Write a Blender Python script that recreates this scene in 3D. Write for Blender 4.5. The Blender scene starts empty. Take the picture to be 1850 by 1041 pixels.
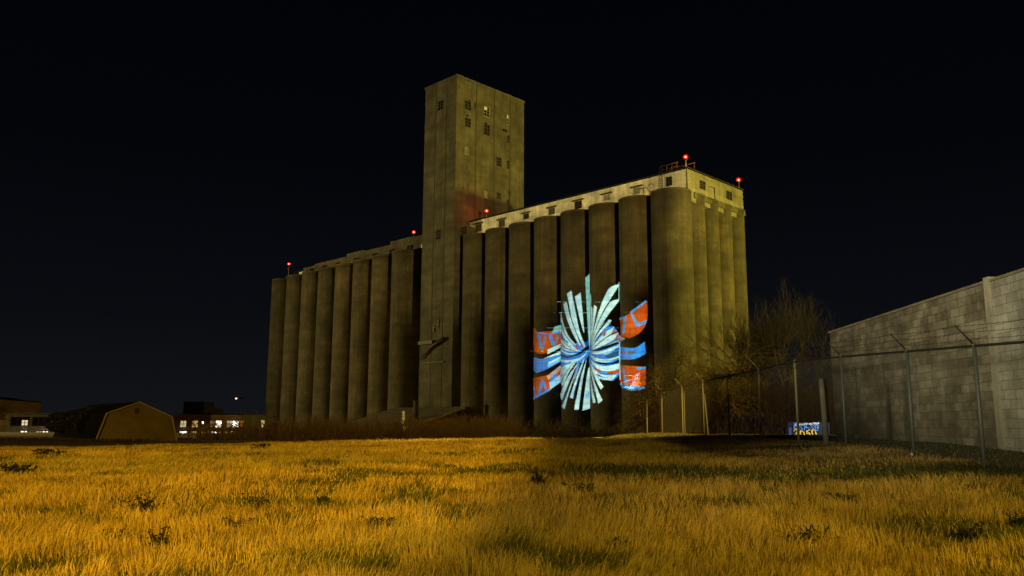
import bpy, bmesh, math, random
import numpy as np
from mathutils import Vector, Matrix
R_ = math.radians
rnd = random.Random(7)

# ------------------------------------------------------------------ camera
F, PITCH, ROLL, EYE = 1491.7, 0.1653, 0.0054, 1.6      # focal length in photo pixels
scene = bpy.context.scene
cam_d = bpy.data.cameras.new('camera'); cam = bpy.data.objects.new('camera', cam_d)
scene.collection.objects.link(cam); scene.camera = cam
cam_d.sensor_width = 36; cam_d.lens = F/1850*36; cam_d.clip_start = .05; cam_d.clip_end = 6000
cp, sp, cr, sr = math.cos(PITCH), math.sin(PITCH), math.cos(ROLL), math.sin(ROLL)
r0, u0, f0 = Vector((1, 0, 0)), Vector((0, -sp, cp)), Vector((0, cp, sp))
cR = cr*r0+sr*u0; cU = -sr*r0+cr*u0
M = Matrix((cR, cU, -f0)).transposed().to_4x4(); M.translation = (0, 0, EYE)
cam.matrix_world = M

# ------------------------------------------------------------------ sky
world = bpy.data.worlds.new('World'); scene.world = world; world.use_nodes = True
nt = world.node_tree; nt.nodes.clear()
wo = nt.nodes.new('ShaderNodeOutputWorld'); bg = nt.nodes.new('ShaderNodeBackground')
tc = nt.nodes.new('ShaderNodeTexCoord'); sx = nt.nodes.new('ShaderNodeSeparateXYZ'); rp = nt.nodes.new('ShaderNodeValToRGB')
nt.links.new(tc.outputs['Generated'], sx.inputs[0]); nt.links.new(sx.outputs['Z'], rp.inputs[0])
nt.links.new(rp.outputs[0], bg.inputs[0]); nt.links.new(bg.outputs[0], wo.inputs[0])
e = rp.color_ramp.elements
e[0].position = 0; e[0].color = (.0075, .0082, .0100, 1)
e[1].position = .55; e[1].color = (.0006, .0009, .0018, 1)
x = e.new(.12); x.color = (.0036, .0044, .0064, 1)
x = e.new(.30); x.color = (.0013, .0019, .0034, 1)
bg.inputs[1].default_value = .85
vs = scene.view_settings; vs.view_transform = 'Standard'; vs.look = 'None'; vs.exposure = 0; vs.gamma = 1
scene.cycles.transparent_max_bounces = 12
scene.cycles.max_bounces = 5

# ------------------------------------------------------------------ street and yard lamps outside the frame, some added to brighten one part
def lamp(name, kind, loc, energy, color, target=None, size=.3, angle=60, blend=.6):
    d = bpy.data.lights.new(name, kind); d.energy = energy; d.color = color
    d.shadow_soft_size = size
    o = bpy.data.objects.new(name, d); scene.collection.objects.link(o); o.location = loc
    if kind == 'SPOT': d.spot_size = R_(angle); d.spot_blend = blend
    if target is not None:
        o.rotation_euler = (Vector(target)-Vector(loc)).to_track_quat('-Z', 'Y').to_euler()
    return o
SODIUM = (1, .50, .035)
lamp('street_light', 'SPOT', (-3.2, -38, 17), 1.32e5, (1, .56, .024), (-24.9, 22, 1), .45, 47, .14)
lamp('street_light', 'SPOT', (5.5, -9, 8.5), 9.5e3, (1, .61, .025), (5.5, -1.5, 0), .3, 76, .7)
lamp('street_light', 'SPOT', (22, -30, 13), 1.7e4, (1, .76, .07), (4, 16, 0), .5, 70, 1)
lamp('street_light', 'SPOT', (-19, 15, 9), 5.5e4, (1, .68, .12), (13.5, 50, 6.5), .4, 38, .5)
lamp('unseen_light', 'SPOT', (-176, 138, 15), 5.3e5, (1, .79, .28), (5, 146, 35), 1.2, 58, .6)
lamp('unseen_light', 'SPOT', (118, 66, 28), 8.5e5, (1, .82, .13), (14, 128, 22), 1.2, 60, .8)
lamp('unseen_light', 'SPOT', (66, -46, 18), 9.5e5, (1, .72, .22), (-6, 156, 50), 1.2, 18, .5)  # unseen lamp added to light only the tower's right face
lamp('unseen_light', 'SPOT', (-24, -14, 3.0), 5.6e4, (1, .87, .52), (10.8, 18.2, 11.6), 1.5, 27, .25)
lamp('unseen_light', 'POINT', (-112, 172, 8), 3.5e3, (1, .66, .22), None, .4)  # unseen lamp added to brighten the far left buildings

# ------------------------------------------------------------------ measuring helpers
def ray(px, py):
    x, y = px-925, 520.5-py
    return (cR*(x/F)+cU*(y/F)+f0)
def at(px, py, Y):                       # the point seen at photo pixel px,py at distance Y ahead
    d = ray(px, py); return Vector((0, 0, EYE))+d*(Y/d.y)
YAW = .7814
U = Vector((math.cos(YAW), -math.sin(YAW), 0)); V = Vector((math.sin(YAW), math.cos(YAW), 0))
O = Vector((23.72, 119.73, 0))
def W(a, b, z): return O+U*a+V*b+Vector((0, 0, z))
def on_front(px, py, v):                 # pixel -> (a, z) on the plane v = const
    d = ray(px, py); t = (v-(-O).dot(V))/d.dot(V); p = Vector((0, 0, EYE))+d*t
    return (p-O).dot(U), p.z
def on_side(px, py, a):                  # pixel -> (v, z) on the plane a = const
    d = ray(px, py); t = (a-(-O).dot(U))/d.dot(U); p = Vector((0, 0, EYE))+d*t
    return (p-O).dot(V), p.z

# ------------------------------------------------------------------ object helpers
col = scene.collection
def tag(o, label, cat, group=None, kind=None):
    o['label'] = label; o['category'] = cat
    if group: o['group'] = group
    if kind: o['kind'] = kind
    return o
def thing(name, label, cat, loc=(0, 0, 0), group=None):
    o = bpy.data.objects.new(name, None); col.objects.link(o); o.location = loc; o.empty_display_size = .3
    return tag(o, label, cat, group)
def link(name, me, mats, parent=None):
    o = bpy.data.objects.new(name, me); col.objects.link(o)
    for m in (mats if isinstance(mats, (list, tuple)) else [mats]): me.materials.append(m)
    if parent is not None:
        o.parent = parent
        q = parent; off = Vector((0, 0, 0))
        while q is not None: off += q.location; q = q.parent
        me.transform(Matrix.Translation(-off))
    return o
class MB:                                # collects faces in world coordinates
    def __init__(s): s.v = []; s.f = []; s.m = []; s.sm = []
    def face(s, pts, mi=0, smooth=False):
        n = len(s.v); s.v += [tuple(p) for p in pts]; s.f.append(tuple(range(n, n+len(pts)))); s.m.append(mi); s.sm.append(smooth)
    def hexa(s, b, t, mi=0):             # bottom and top quads, same winding
        n = len(s.v); s.v += [tuple(p) for p in b]+[tuple(p) for p in t]; k = len(b)
        s.f.append(tuple(range(n+k-1, n-1, -1))); s.f.append(tuple(range(n+k, n+2*k)))
        for i in range(k):
            j = (i+1) % k; s.f.append((n+i, n+j, n+k+j, n+k+i))
        s.m += [mi]*(k+2); s.sm += [False]*(k+2)
    def ubox(s, a0, a1, v0, v1, z0, z1, mi=0):
        q = [(a0, v0), (a1, v0), (a1, v1), (a0, v1)]
        s.hexa([W(a, b, z0) for a, b in q], [W(a, b, z1) for a, b in q], mi)
    def box(s, x0, x1, y0, y1, z0, z1, mi=0):
        q = [(x0, y0), (x1, y0), (x1, y1), (x0, y1)]
        s.hexa([(a, b, z0) for a, b in q], [(a, b, z1) for a, b in q], mi)
    def tube(s, pts, rad, n=6, mi=0, smooth=True, caps=True):
        pts = [Vector(p) for p in pts]
        if not isinstance(rad, (list, tuple)): rad = [rad]*len(pts)
        base = len(s.v)
        for i, p in enumerate(pts):
            d = (pts[min(i+1, len(pts)-1)]-pts[max(i-1, 0)])
            d = d.normalized() if d.length > 1e-9 else Vector((0, 0, 1))
            a = d.cross(Vector((0, 0, 1)) if abs(d.z) < .9 else Vector((1, 0, 0))).normalized(); b = d.cross(a)
            for k in range(n):
                t = 2*math.pi*k/n; s.v.append(tuple(p+(a*math.cos(t)+b*math.sin(t))*rad[i]))
        for i in range(len(pts)-1):
            for k in range(n):
                j = (k+1) % n
                s.f.append((base+i*n+k, base+i*n+j, base+(i+1)*n+j, base+(i+1)*n+k)); s.m.append(mi); s.sm.append(smooth)
        if caps and n > 2:
            s.f.append(tuple(base+k for k in range(n))[::-1]); s.m.append(mi); s.sm.append(False)
            l = base+(len(pts)-1)*n
            s.f.append(tuple(l+k for k in range(n))); s.m.append(mi); s.sm.append(False)
    def cyl(s, c, r, z0, z1, n=48, mi=0, zs=None, rr=None):
        zs = zs or [z0, z1]; rr = rr or [r]*len(zs)
        base = len(s.v)
        for z, q in zip(zs, rr):
            for k in range(n):
                t = 2*math.pi*k/n; s.v.append((c[0]+q*math.cos(t), c[1]+q*math.sin(t), z))
        for i in range(len(zs)-1):
            for k in range(n):
                j = (k+1) % n; s.f.append((base+i*n+k, base+i*n+j, base+(i+1)*n+j, base+(i+1)*n+k)); s.m.append(mi); s.sm.append(True)
        l = base+(len(zs)-1)*n
        s.f.append(tuple(l+k for k in range(n))); s.m.append(mi); s.sm.append(False)
        s.f.append(tuple(base+k for k in range(n))[::-1]); s.m.append(mi); s.sm.append(False)
    def build(s, name, mats, parent=None):
        me = bpy.data.meshes.new(name); me.from_pydata(s.v, [], s.f)
        me.polygons.foreach_set('material_index', s.m); me.polygons.foreach_set('use_smooth', s.sm)
        me.update(); return link(name, me, mats, parent)
def ico(c, r, sub=2, squash=1):
    bm = bmesh.new(); bmesh.ops.create_icosphere(bm, subdivisions=sub, radius=r)
    bmesh.ops.scale(bm, vec=(1, 1, squash), verts=bm.verts); bmesh.ops.translate(bm, vec=c, verts=bm.verts)
    for f in bm.faces: f.smooth = True
    me = bpy.data.meshes.new('m'); bm.to_mesh(me); bm.free(); return me

# ------------------------------------------------------------------ materials
def mat(name, c, rough=.9, metal=0, emit=None, es=1):
    m = bpy.data.materials.new(name); m.use_nodes = True; b = m.node_tree.nodes['Principled BSDF']
    b.inputs['Base Color'].default_value = (*c, 1); b.inputs['Roughness'].default_value = rough; b.inputs['Metallic'].default_value = metal
    if emit: b.inputs['Emission Color'].default_value = (*emit, 1); b.inputs['Emission Strength'].default_value = es
    return m
class NT:
    def __init__(s, m): s.t = m.node_tree; s.b = s.t.nodes['Principled BSDF']
    def n(s, ty, **k):
        o = s.t.nodes.new(ty)
        for a, b in k.items(): setattr(o, a, b)
        return o
    def l(s, a, b): s.t.links.new(a, b)
    def coord(s, scale=(1, 1, 1)):
        c = s.n('ShaderNodeNewGeometry'); m = s.n('ShaderNodeMapping'); s.l(c.outputs['Position'], m.inputs[0]); m.inputs['Scale'].default_value = scale
        return m.outputs[0]
    def noise(s, scale, sc=(1, 1, 1), detail=4, rough=.6, src=None):
        t = s.n('ShaderNodeTexNoise'); s.l(src or s.coord(sc), t.inputs['Vector']); t.inputs['Scale'].default_value = scale
        t.inputs['Detail'].default_value = detail; t.inputs['Roughness'].default_value = rough; return t.outputs['Fac']
    def ramp(s, src, stops):
        r = s.n('ShaderNodeValToRGB'); s.l(src, r.inputs[0]); e = r.color_ramp.elements
        e[0].position, e[0].color = stops[0][0], (*stops[0][1], 1); e[1].position, e[1].color = stops[-1][0], (*stops[-1][1], 1)
        for p, c in stops[1:-1]: q = e.new(p); q.color = (*c, 1)
        return r.outputs[0]
    def mix(s, mode, fac, a, b):
        m = s.n('ShaderNodeMix', data_type='RGBA', blend_type=mode)
        if isinstance(fac, (int, float)): m.inputs[0].default_value = fac
        else: s.l(fac, m.inputs[0])
        for q, i in ((a, 6), (b, 7)):
            if isinstance(q, tuple): m.inputs[i].default_value = (*q, 1)
            else: s.l(q, m.inputs[i])
        return m.outputs[2]
    def bump(s, h, st=.3, dist=.05):
        b = s.n('ShaderNodeBump'); s.l(h, b.inputs['Height']); b.inputs['Strength'].default_value = st; b.inputs['Distance'].default_value = dist
        s.l(b.outputs[0], s.b.inputs['Normal'])
    def math(s, op, a, b=None):
        m = s.n('ShaderNodeMath', operation=op)
        for q, i in ((a, 0), (b, 1)):
            if q is None: continue
            if isinstance(q, (int, float)): m.inputs[i].default_value = q
            else: s.l(q, m.inputs[i])
        return m.outputs[0]
def concrete(name, dark, light, streak=.6, band=1.2, pale=(.3, .28, .24), pale_amt=.35, vary=False):
    m = mat(name, light); k = NT(m)
    base = k.ramp(k.noise(.22, detail=6), [(.30, dark), (.52, tuple((a+b)/2 for a, b in zip(dark, light))), (.72, light)])
    st = k.ramp(k.noise(1.6, (1, 1, .035), 5), [(.35, (.52, .52, .52)), (.62, (1.1, 1.1, 1.1))])       # vertical run-off
    c = k.mix('MULTIPLY', streak, base, st)
    g = k.n('ShaderNodeNewGeometry'); z = k.n('ShaderNodeSeparateXYZ'); k.l(g.outputs['Position'], z.inputs[0])
    zz = k.math('FRACT', k.math('MULTIPLY', z.outputs['Z'], 1/band))
    line = k.ramp(zz, [(0, (.70, .70, .70)), (.06, (1, 1, 1)), (.94, (1, 1, 1)), (1, (1.18, 1.18, 1.15))])   # pour lifts
    c = k.mix('MULTIPLY', .55, c, line)
    lift = k.ramp(k.noise(1.0, (.10, .10, .85), 2), [(.35, (.72, .72, .72)), (.65, (1.22, 1.22, 1.18))])
    c = k.mix('MULTIPLY', .7, c, lift)
    sp1 = k.ramp(k.noise(.9, (.5, .5, 2.6), 8, .75), [(.60, (0, 0, 0)), (.72, (1, 1, 1))])
    c = k.mix('MIX', k.math('MULTIPLY', sp1, pale_amt), c, pale)
    if vary:
        oi = k.n('ShaderNodeObjectInfo'); c = k.mix('MULTIPLY', 1, c, k.ramp(oi.outputs['Random'], [(0, (.80, .82, .84)), (.5, (1, 1, 1)), (1, (1.2, 1.16, 1.1))]))
    mot = k.ramp(k.noise(.42, (1, 1, .8), 9, .72), [(.36, (.52, .53, .54)), (.64, (1.42, 1.38, 1.25))]); c = k.mix('MULTIPLY', .75, c, mot)
    k.l(c, k.b.inputs['Base Color']); k.bump(k.noise(3, (1, 1, .6), 8, .7), .5, .12)
    return m
M_silo = concrete('silo_concrete', (.040, .033, .017), (.088, .071, .034), .6, 1.25, (.19, .17, .115), .55, True)
M_tower = concrete('tower_concrete', (.044, .041, .027), (.092, .083, .053), .4, 2.3, (.16, .15, .115), .35)
M_left = concrete('old_gallery_concrete', (.05, .045, .03), (.10, .085, .055), .7, 1.3)
M_white = concrete('whitewashed_wall', (.50, .49, .43), (.78, .77, .70), .55, 40, (.36, .33, .27), .35)
M_pilaster = concrete('pale_concrete', (.34, .33, .28), (.50, .48, .42), .5, 40)
M_joint = mat('dark_joint', (.035, .03, .02))
M_glass = mat('dark_glass', (.012, .013, .014), .25)
M_board = concrete('boarded_window', (.12, .115, .09), (.22, .21, .17), .5, 40)
M_steel = mat('weathered_steel', (.05, .045, .04), .6, .3)
M_lintel = mat('dark_lintel', (.06, .05, .04))
M_roofdark = mat('dark_roofing', (.022, .02, .018))
M_galv = mat('galvanised_steel', (.26, .27, .27), .55, .35)
M_darkpipe = mat('dark_pipe', (.018, .017, .016), .7)
M_redsteel = mat('rusty_steel', (.05, .028, .018), .9)
M_frame = mat('old_window_frame', (.17, .16, .12))
M_wood = concrete('weathered_wood', (.16, .17, .14), (.30, .31, .26), .9, 60)

# ------------------------------------------------------------------ ground
def ss(t): t = np.clip(t, 0, 1); return t*t*(3-2*t)
def vnoise(x, y, s, seed=0):
    x = np.asarray(x, float)/s; y = np.asarray(y, float)/s
    xi = np.floor(x).astype(np.int64); yi = np.floor(y).astype(np.int64); fx = ss(x-xi); fy = ss(y-yi)
    def h(a, b):
        n = (a*374761393+b*668265263+seed*1442695041) & 0x7fffffff
        n = ((n ^ (n >> 13))*1274126177) & 0x7fffffff
        return ((n ^ (n >> 16)) & 0xffff)/65535.
    return (h(xi, yi)*(1-fx)+h(xi+1, yi)*fx)*(1-fy)+(h(xi, yi+1)*(1-fx)+h(xi+1, yi+1)*fx)*fy
def gz(x, y):
    x = np.asarray(x, float); y = np.asarray(y, float); yp = np.maximum(y, 0)
    r = 1.06*(1-np.exp(-(yp/11)**1.6))*(1+.17*ss((x-3)/4.5))
    r = r*(1-.024*np.clip(-x, 0, 22))
    r = r+.02*ss((x-8.2)/2)*ss((y-12)/6)*(1-ss((y-30)/10))
    fall = ss((y-(31+8*ss((x-2)/5)))/26)
    r = r*(1-fall)
    r = r-3.6*ss((y-150)/90)
    return r+(vnoise(x, y, 5, 1)-.5)*.13*np.clip(y/8, 0, 1)+(vnoise(x, y, 1.3, 2)-.5)*.05
def gzf(x, y): return float(gz(x, y))
def axis(segs):
    out = []
    for a, b, st in segs: out += list(np.arange(a, b, st))
    return np.array(out+[segs[-1][1]])
gx = axis([(-1800, -200, 160), (-200, -60, 14), (-60, -30, 2.5), (-30, 22, .6), (22, 60, 2.5), (60, 200, 14), (200, 1800, 160)])
gy = axis([(-120, -10, 10), (-10, 0, 1.5), (0, 50, .5), (50, 80, 2), (80, 300, 10), (300, 2800, 160)])
XX, YY = np.meshgrid(gx, gy); ZZ = gz(XX, YY); nx, ny = len(gx), len(gy)
verts = np.stack([XX.ravel(), YY.ravel(), ZZ.ravel()], 1)
idx = np.arange(nx*ny).reshape(ny, nx)
faces = np.stack([idx[:-1, :-1].ravel(), idx[:-1, 1:].ravel(), idx[1:, 1:].ravel(), idx[1:, :-1].ravel()], 1)
def np_mesh(name, verts, faces, smooth=True):
    me = bpy.data.meshes.new(name); k = faces.shape[1]
    me.vertices.add(len(verts)); me.vertices.foreach_set('co', np.ascontiguousarray(verts, dtype=np.float32).ravel())
    me.loops.add(faces.size); me.loops.foreach_set('vertex_index', np.ascontiguousarray(faces, dtype=np.int32).ravel())
    me.polygons.add(len(faces)); me.polygons.foreach_set('loop_start', np.arange(0, faces.size, k, dtype=np.int32))
    me.polygons.foreach_set('use_smooth', np.full(len(faces), smooth)); me.update(calc_edges=True); return me
M_ground = mat('field_soil', (.15, .11, .05)); k = NT(M_ground)
c1 = k.ramp(k.noise(.9, detail=8, rough=.7), [(.3, (.09, .072, .03)), (.5, (.19, .14, .055)), (.7, (.30, .22, .09))])
c2 = k.ramp(k.noise(9, (1, 1, 1), 8, .8), [(.3, (.5, .5, .5)), (.7, (1.3, 1.3, 1.3))])
k.l(k.mix('MULTIPLY', 1, c1, c2), k.b.inputs['Base Color']); k.bump(k.noise(14, detail=8), .8, .06)
g = link('ground', np_mesh('ground', verts, faces), M_ground); g['kind'] = 'structure'

# ------------------------------------------------------------------ dry grass
rs = np.random.RandomState(3)
def weed_shade_mask(x, y):                     # dark green weed growth, plus the right field's shadow band painted as a swath
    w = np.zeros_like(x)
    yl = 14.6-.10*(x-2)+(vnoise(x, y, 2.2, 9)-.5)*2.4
    w = np.maximum(w, ss((x-.2)/1.6)*np.exp(-((y-yl)/1.35)**2)*(.65+.6*vnoise(x, y, 1.1, 5)))  # shade band across the right field, put into the blade colour
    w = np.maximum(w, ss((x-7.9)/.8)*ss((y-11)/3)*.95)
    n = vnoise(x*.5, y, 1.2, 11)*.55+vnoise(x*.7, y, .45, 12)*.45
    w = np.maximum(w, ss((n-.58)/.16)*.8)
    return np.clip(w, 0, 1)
def make_grass(N, dmin, dmax):
    u_ = rs.rand(N); p = .72
    D = (dmin**p+u_*(dmax**p-dmin**p))**(1/p)
    X = (rs.rand(N)*2-1)*(.70*D+1.5)
    ok = ~((X > 10.3) & (D < 29)); D = D[ok]; X = X[ok]; N = len(D)
    cl = vnoise(X, D, .35, 21); cm = vnoise(X, D, 2.3, 22); cb = vnoise(X, D, 6, 25)
    cl = .55*cl+.45*vnoise(X, D, .14, 26); keep = rs.rand(N) < (.12+1.25*cl); D = D[keep]; X = X[keep]; cl = cl[keep]; cm = cm[keep]; cb = cb[keep]; N = len(D)
    wd = weed_shade_mask(X, D)
    H = (.035+.115*rs.rand(N)**1.5)*(.3+1.15*cl)*(.65+.7*cm)*(1-.35*wd)*np.where(D < 12, 1.15, 1)*(1-.5*ss((X-3)/4)*ss((D-14)/6))
    wdt = .0019*(.6+.8*rs.rand(N))*np.maximum(D/8, 1)**.95*(1+.9*wd)
    z = gz(X, D)
    th = 9*vnoise(X, D, .7, 41)+rs.randn(N)*.8; lean = (.12+.75*rs.rand(N)**1.2)*H+wd*.10*H
    wind = (.05+.3*(cb-.3)+.25*(vnoise(X, D, .8, 31)-.5))*H*1.2
    dx = np.cos(th)*lean+wind*.8; dy = np.sin(th)*lean
    tw = rs.rand(N)*1.2-.6; wx = np.cos(tw)*wdt; wy = np.sin(tw)*wdt
    v = np.empty((N, 5, 3))
    v[:, 0] = np.stack([X-wx, D-wy, z-.02], 1); v[:, 1] = np.stack([X+wx, D+wy, z-.02], 1)
    v[:, 2] = np.stack([X+wx*.75+dx*.35, D+wy*.75+dy*.35, z+H*.6], 1); v[:, 3] = np.stack([X-wx*.75+dx*.35, D-wy*.75+dy*.35, z+H*.6], 1)
    v[:, 4] = np.stack([X+dx, D+dy, z+H], 1)
    b = np.arange(N)[:, None]*5
    tri = np.concatenate([b+[[0, 1, 2]], b+[[0, 2, 3]], b+[[3, 2, 4]]], 0)
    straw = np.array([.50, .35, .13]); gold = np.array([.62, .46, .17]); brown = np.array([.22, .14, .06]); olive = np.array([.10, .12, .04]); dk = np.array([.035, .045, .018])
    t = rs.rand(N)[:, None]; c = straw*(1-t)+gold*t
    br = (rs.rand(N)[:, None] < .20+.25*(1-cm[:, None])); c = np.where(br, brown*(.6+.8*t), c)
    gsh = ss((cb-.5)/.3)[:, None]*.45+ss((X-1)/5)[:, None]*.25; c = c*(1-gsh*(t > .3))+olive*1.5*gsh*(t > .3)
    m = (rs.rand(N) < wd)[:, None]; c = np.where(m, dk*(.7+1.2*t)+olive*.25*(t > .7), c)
    c = c*(.74+.30*rs.rand(N)[:, None])*(.62+.62*vnoise(X*.6, D, .5, 44)+.18*vnoise(X, D, .15, 45))[:, None]
    cc = np.ones((N, 5, 4)); cc[:, :, :3] = c[:, None, :]
    return v.reshape(-1, 3), tri, cc.reshape(-1, 4)
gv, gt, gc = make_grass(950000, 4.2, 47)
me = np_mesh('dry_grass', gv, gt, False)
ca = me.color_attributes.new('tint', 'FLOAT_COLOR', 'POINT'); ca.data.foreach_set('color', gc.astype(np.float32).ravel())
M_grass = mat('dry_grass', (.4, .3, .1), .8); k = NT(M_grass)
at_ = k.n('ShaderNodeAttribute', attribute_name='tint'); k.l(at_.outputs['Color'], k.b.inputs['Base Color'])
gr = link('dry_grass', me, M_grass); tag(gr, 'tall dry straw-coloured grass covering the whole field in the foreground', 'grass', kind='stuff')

# ------------------------------------------------------------------ weeds standing out of the grass
M_weed = mat('dark_weed_leaf', (.014, .017, .008)); M_spike = mat('spiky_leaf', (.03, .045, .02), .5)
def ground_hit(px, py):
    d = ray(px, py); t = 3.0
    for i in range(4000):
        p = Vector((0, 0, EYE))+d*t
        if p.z < gzf(p.x, p.y)+.05: return p
        t += .02+t*.001
    return p
def weed(px, py, w, h, seed, label):
    p = ground_hit(px, py); r = random.Random(seed); D = p.y; s = D/F
    ww, hh = w*s*1.15, h*s*1.2+.05
    b = Vector((p.x, p.y, gzf(p.x, p.y)))
    o = thing('weed', label, 'weed', b, 'dark weeds in the dry grass')
    m = MB(); st = MB()
    for i in range(26):
        a = r.uniform(0, 6.28); e1 = Vector((math.cos(a)*ww*.5*r.uniform(.2, 1), math.sin(a)*ww*.3*r.uniform(.2, 1), hh*r.uniform(.35, 1)))
        root = b+Vector((r.uniform(-.3, .3)*ww, r.uniform(-.1, .1)*ww, -.02)); q = root+e1
        st.tube([root, root+e1*.5+Vector((0, 0, .12*hh)), q], [.006*D/8, .005*D/8, .003*D/8], 3)
        for j in range(6):
            c = root+e1*r.uniform(.25, 1)+Vector((r.gauss(0, .05*ww), r.gauss(0, .05*ww), r.gauss(0, .08*hh)))
            la = r.uniform(0, 6.28); ll = r.uniform(.4, 1)*.020*max(D, 9)/8*1.5; d1 = Vector((math.cos(la), math.sin(la), r.uniform(-.5, .8)))*ll
            d2 = d1.cross(Vector((r.uniform(-1, 1), r.uniform(-1, 1), 1))).normalized()*ll*.45
            m.face([c-d1, c+d2, c+d1, c-d2])
    m.build('leaves', M_weed, o); st.build('stems', M_weed, o)
WEEDS = [(262, 922, 62, 26, 'dark spreading weed in the left foreground grass, the widest and darkest there'),
 (465, 918, 62, 22, 'ragged dark weed right of the widest left foreground weed'),
 (88, 823, 42, 12, 'small dark weed far back in the field below the left lit building'),
 (30, 850, 48, 14, 'dark weed at the left picture edge in mid field'),
 (285, 985, 36, 30, 'tall thin dark weed near the bottom left below the widest weed'),
 (208, 968, 40, 14, 'low dark weed near the bottom left corner of the field'),
 (470, 812, 30, 10, 'tiny dark weed near the far edge of the field left of the tower'),
 (415, 946, 60, 14, 'long low dark weed below the ragged weed at left'),
 (590, 908, 34, 12, 'small dark weed between the ragged weed and the spiky plant'),
 (688, 946, 56, 14, 'low dark weed just below left of the spiky plant'),
 (973, 872, 26, 18, 'upright dark weed in front of the projected artwork'),
 (1052, 886, 50, 14, 'dark weed below the right silos in mid field'),
 (1455, 975, 70, 24, 'broad dark weed in the right foreground left of the fence post line'),
 (1765, 972, 76, 26, 'broad dark weed near the bottom right corner'),
 (1530, 902, 44, 14, 'dark weed in mid field below the wooden post'),
 (1745, 884, 30, 10, 'small dark weed in front of the nearest fence post'),
 (1395, 888, 30, 10, 'small dark weed in mid field below the pale litter bag'),
 (1120, 980, 30, 12, 'small brown weed at the bottom centre of the field'),
 (1840, 945, 30, 16, 'dark weed cut by the right picture edge')]
for i, (px, py, w, h, lab) in enumerate(WEEDS): weed(px, py, w, h, 50+i, lab)
p = ground_hit(748, 914); b = Vector((p.x, p.y, gzf(p.x, p.y))); sD = p.y/F
o = thing('spiky_plant', 'dark plant of stiff pointed leaves standing alone in the middle of the field', 'plant', b)
for lx, lz, bx in [(-22, 22, -18), (-16, 12, -14), (-2, 14, -2), (12, 13, 0), (22, 13, 2), (6, 17, 0), (30, 7, 4), (-9, 9, -6)]:
    m = MB(); A = b+Vector((bx*sD, 0, -.02)); T = b+Vector((lx*sD, rnd.uniform(-.05, .05), lz*sD)); Mi = (A+T)/2+Vector((0, 0, 3*sD)); w = 2.0*sD
    t = Vector((0, w*.5, 0)); n = Vector((w, 0, 0))
    m.face([A-n*.6, A+n*.6, Mi+n, Mi-n]); m.face([Mi-n, Mi+n, T]); m.face([A-n*.6+t, A+t+n*.6, Mi+t, Mi-n]); m.build('leaf', M_spike, o)
p = ground_hit(174, 922); m = MB(); z = gzf(p.x, p.y)
m.tube([(p.x, p.y, z), (p.x+.01, p.y, z+.16), (p.x+.02, p.y, z+.30)], [.006, .005, .003], 4)
tag(m.build('grass_stalk', mat('pale_straw', (.75, .62, .3))), 'single pale upright stalk in the left part of the field', 'stalk')

# ------------------------------------------------------------------ grain elevator
TZ, GZ, HT = 66.38+EYE, 38.13+EYE, 34.57+EYE
R = 3.0
elev = thing('grain_elevator', 'huge abandoned concrete grain elevator of joined silos with a tall tower behind the field', 'grain elevator', W(-50, 6, 0))
def silo(a, v, r, h, name='silo', n=64):
    c = W(a, v, 0); m = MB()
    zs = [-.5]+[h*i/14 for i in range(1, 14)]+[h-.35]
    m.cyl(c, r, 0, 0, n, 0, zs, [r*(1+rnd.uniform(-.0015, .0015)) for _ in zs])
    o = m.build(name, M_silo, elev)
    cap = MB(); cap.cyl(c, 0, 0, 0, n, 0, [h-.345, h], [r+.05, r+.05]); cap.build('rim', M_silo, o)
    return o
for k_ in range(8): silo((k_-7)*6.0, 0, R, HT)
for j in range(1, 5): silo(.85, 3.93*j, 2.15, HT)
for j in range(8): silo(-63.22-6.81*j, 0, 3.2, HT)
m = MB(); m.ubox(-45.2, .8, .6, 17.2, -.5, HT-.5); m.build('bin_block', M_silo, elev)
m = MB(); m.ubox(-112, -60.5, 1.0, 16, -.5, HT-.5); m.build('bin_block', M_silo, elev)
m = MB(); m.ubox(-60.5, -54.8, 3.2, 14, -.5, HT-1.2); m.build('bin_block', M_silo, elev)
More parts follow.
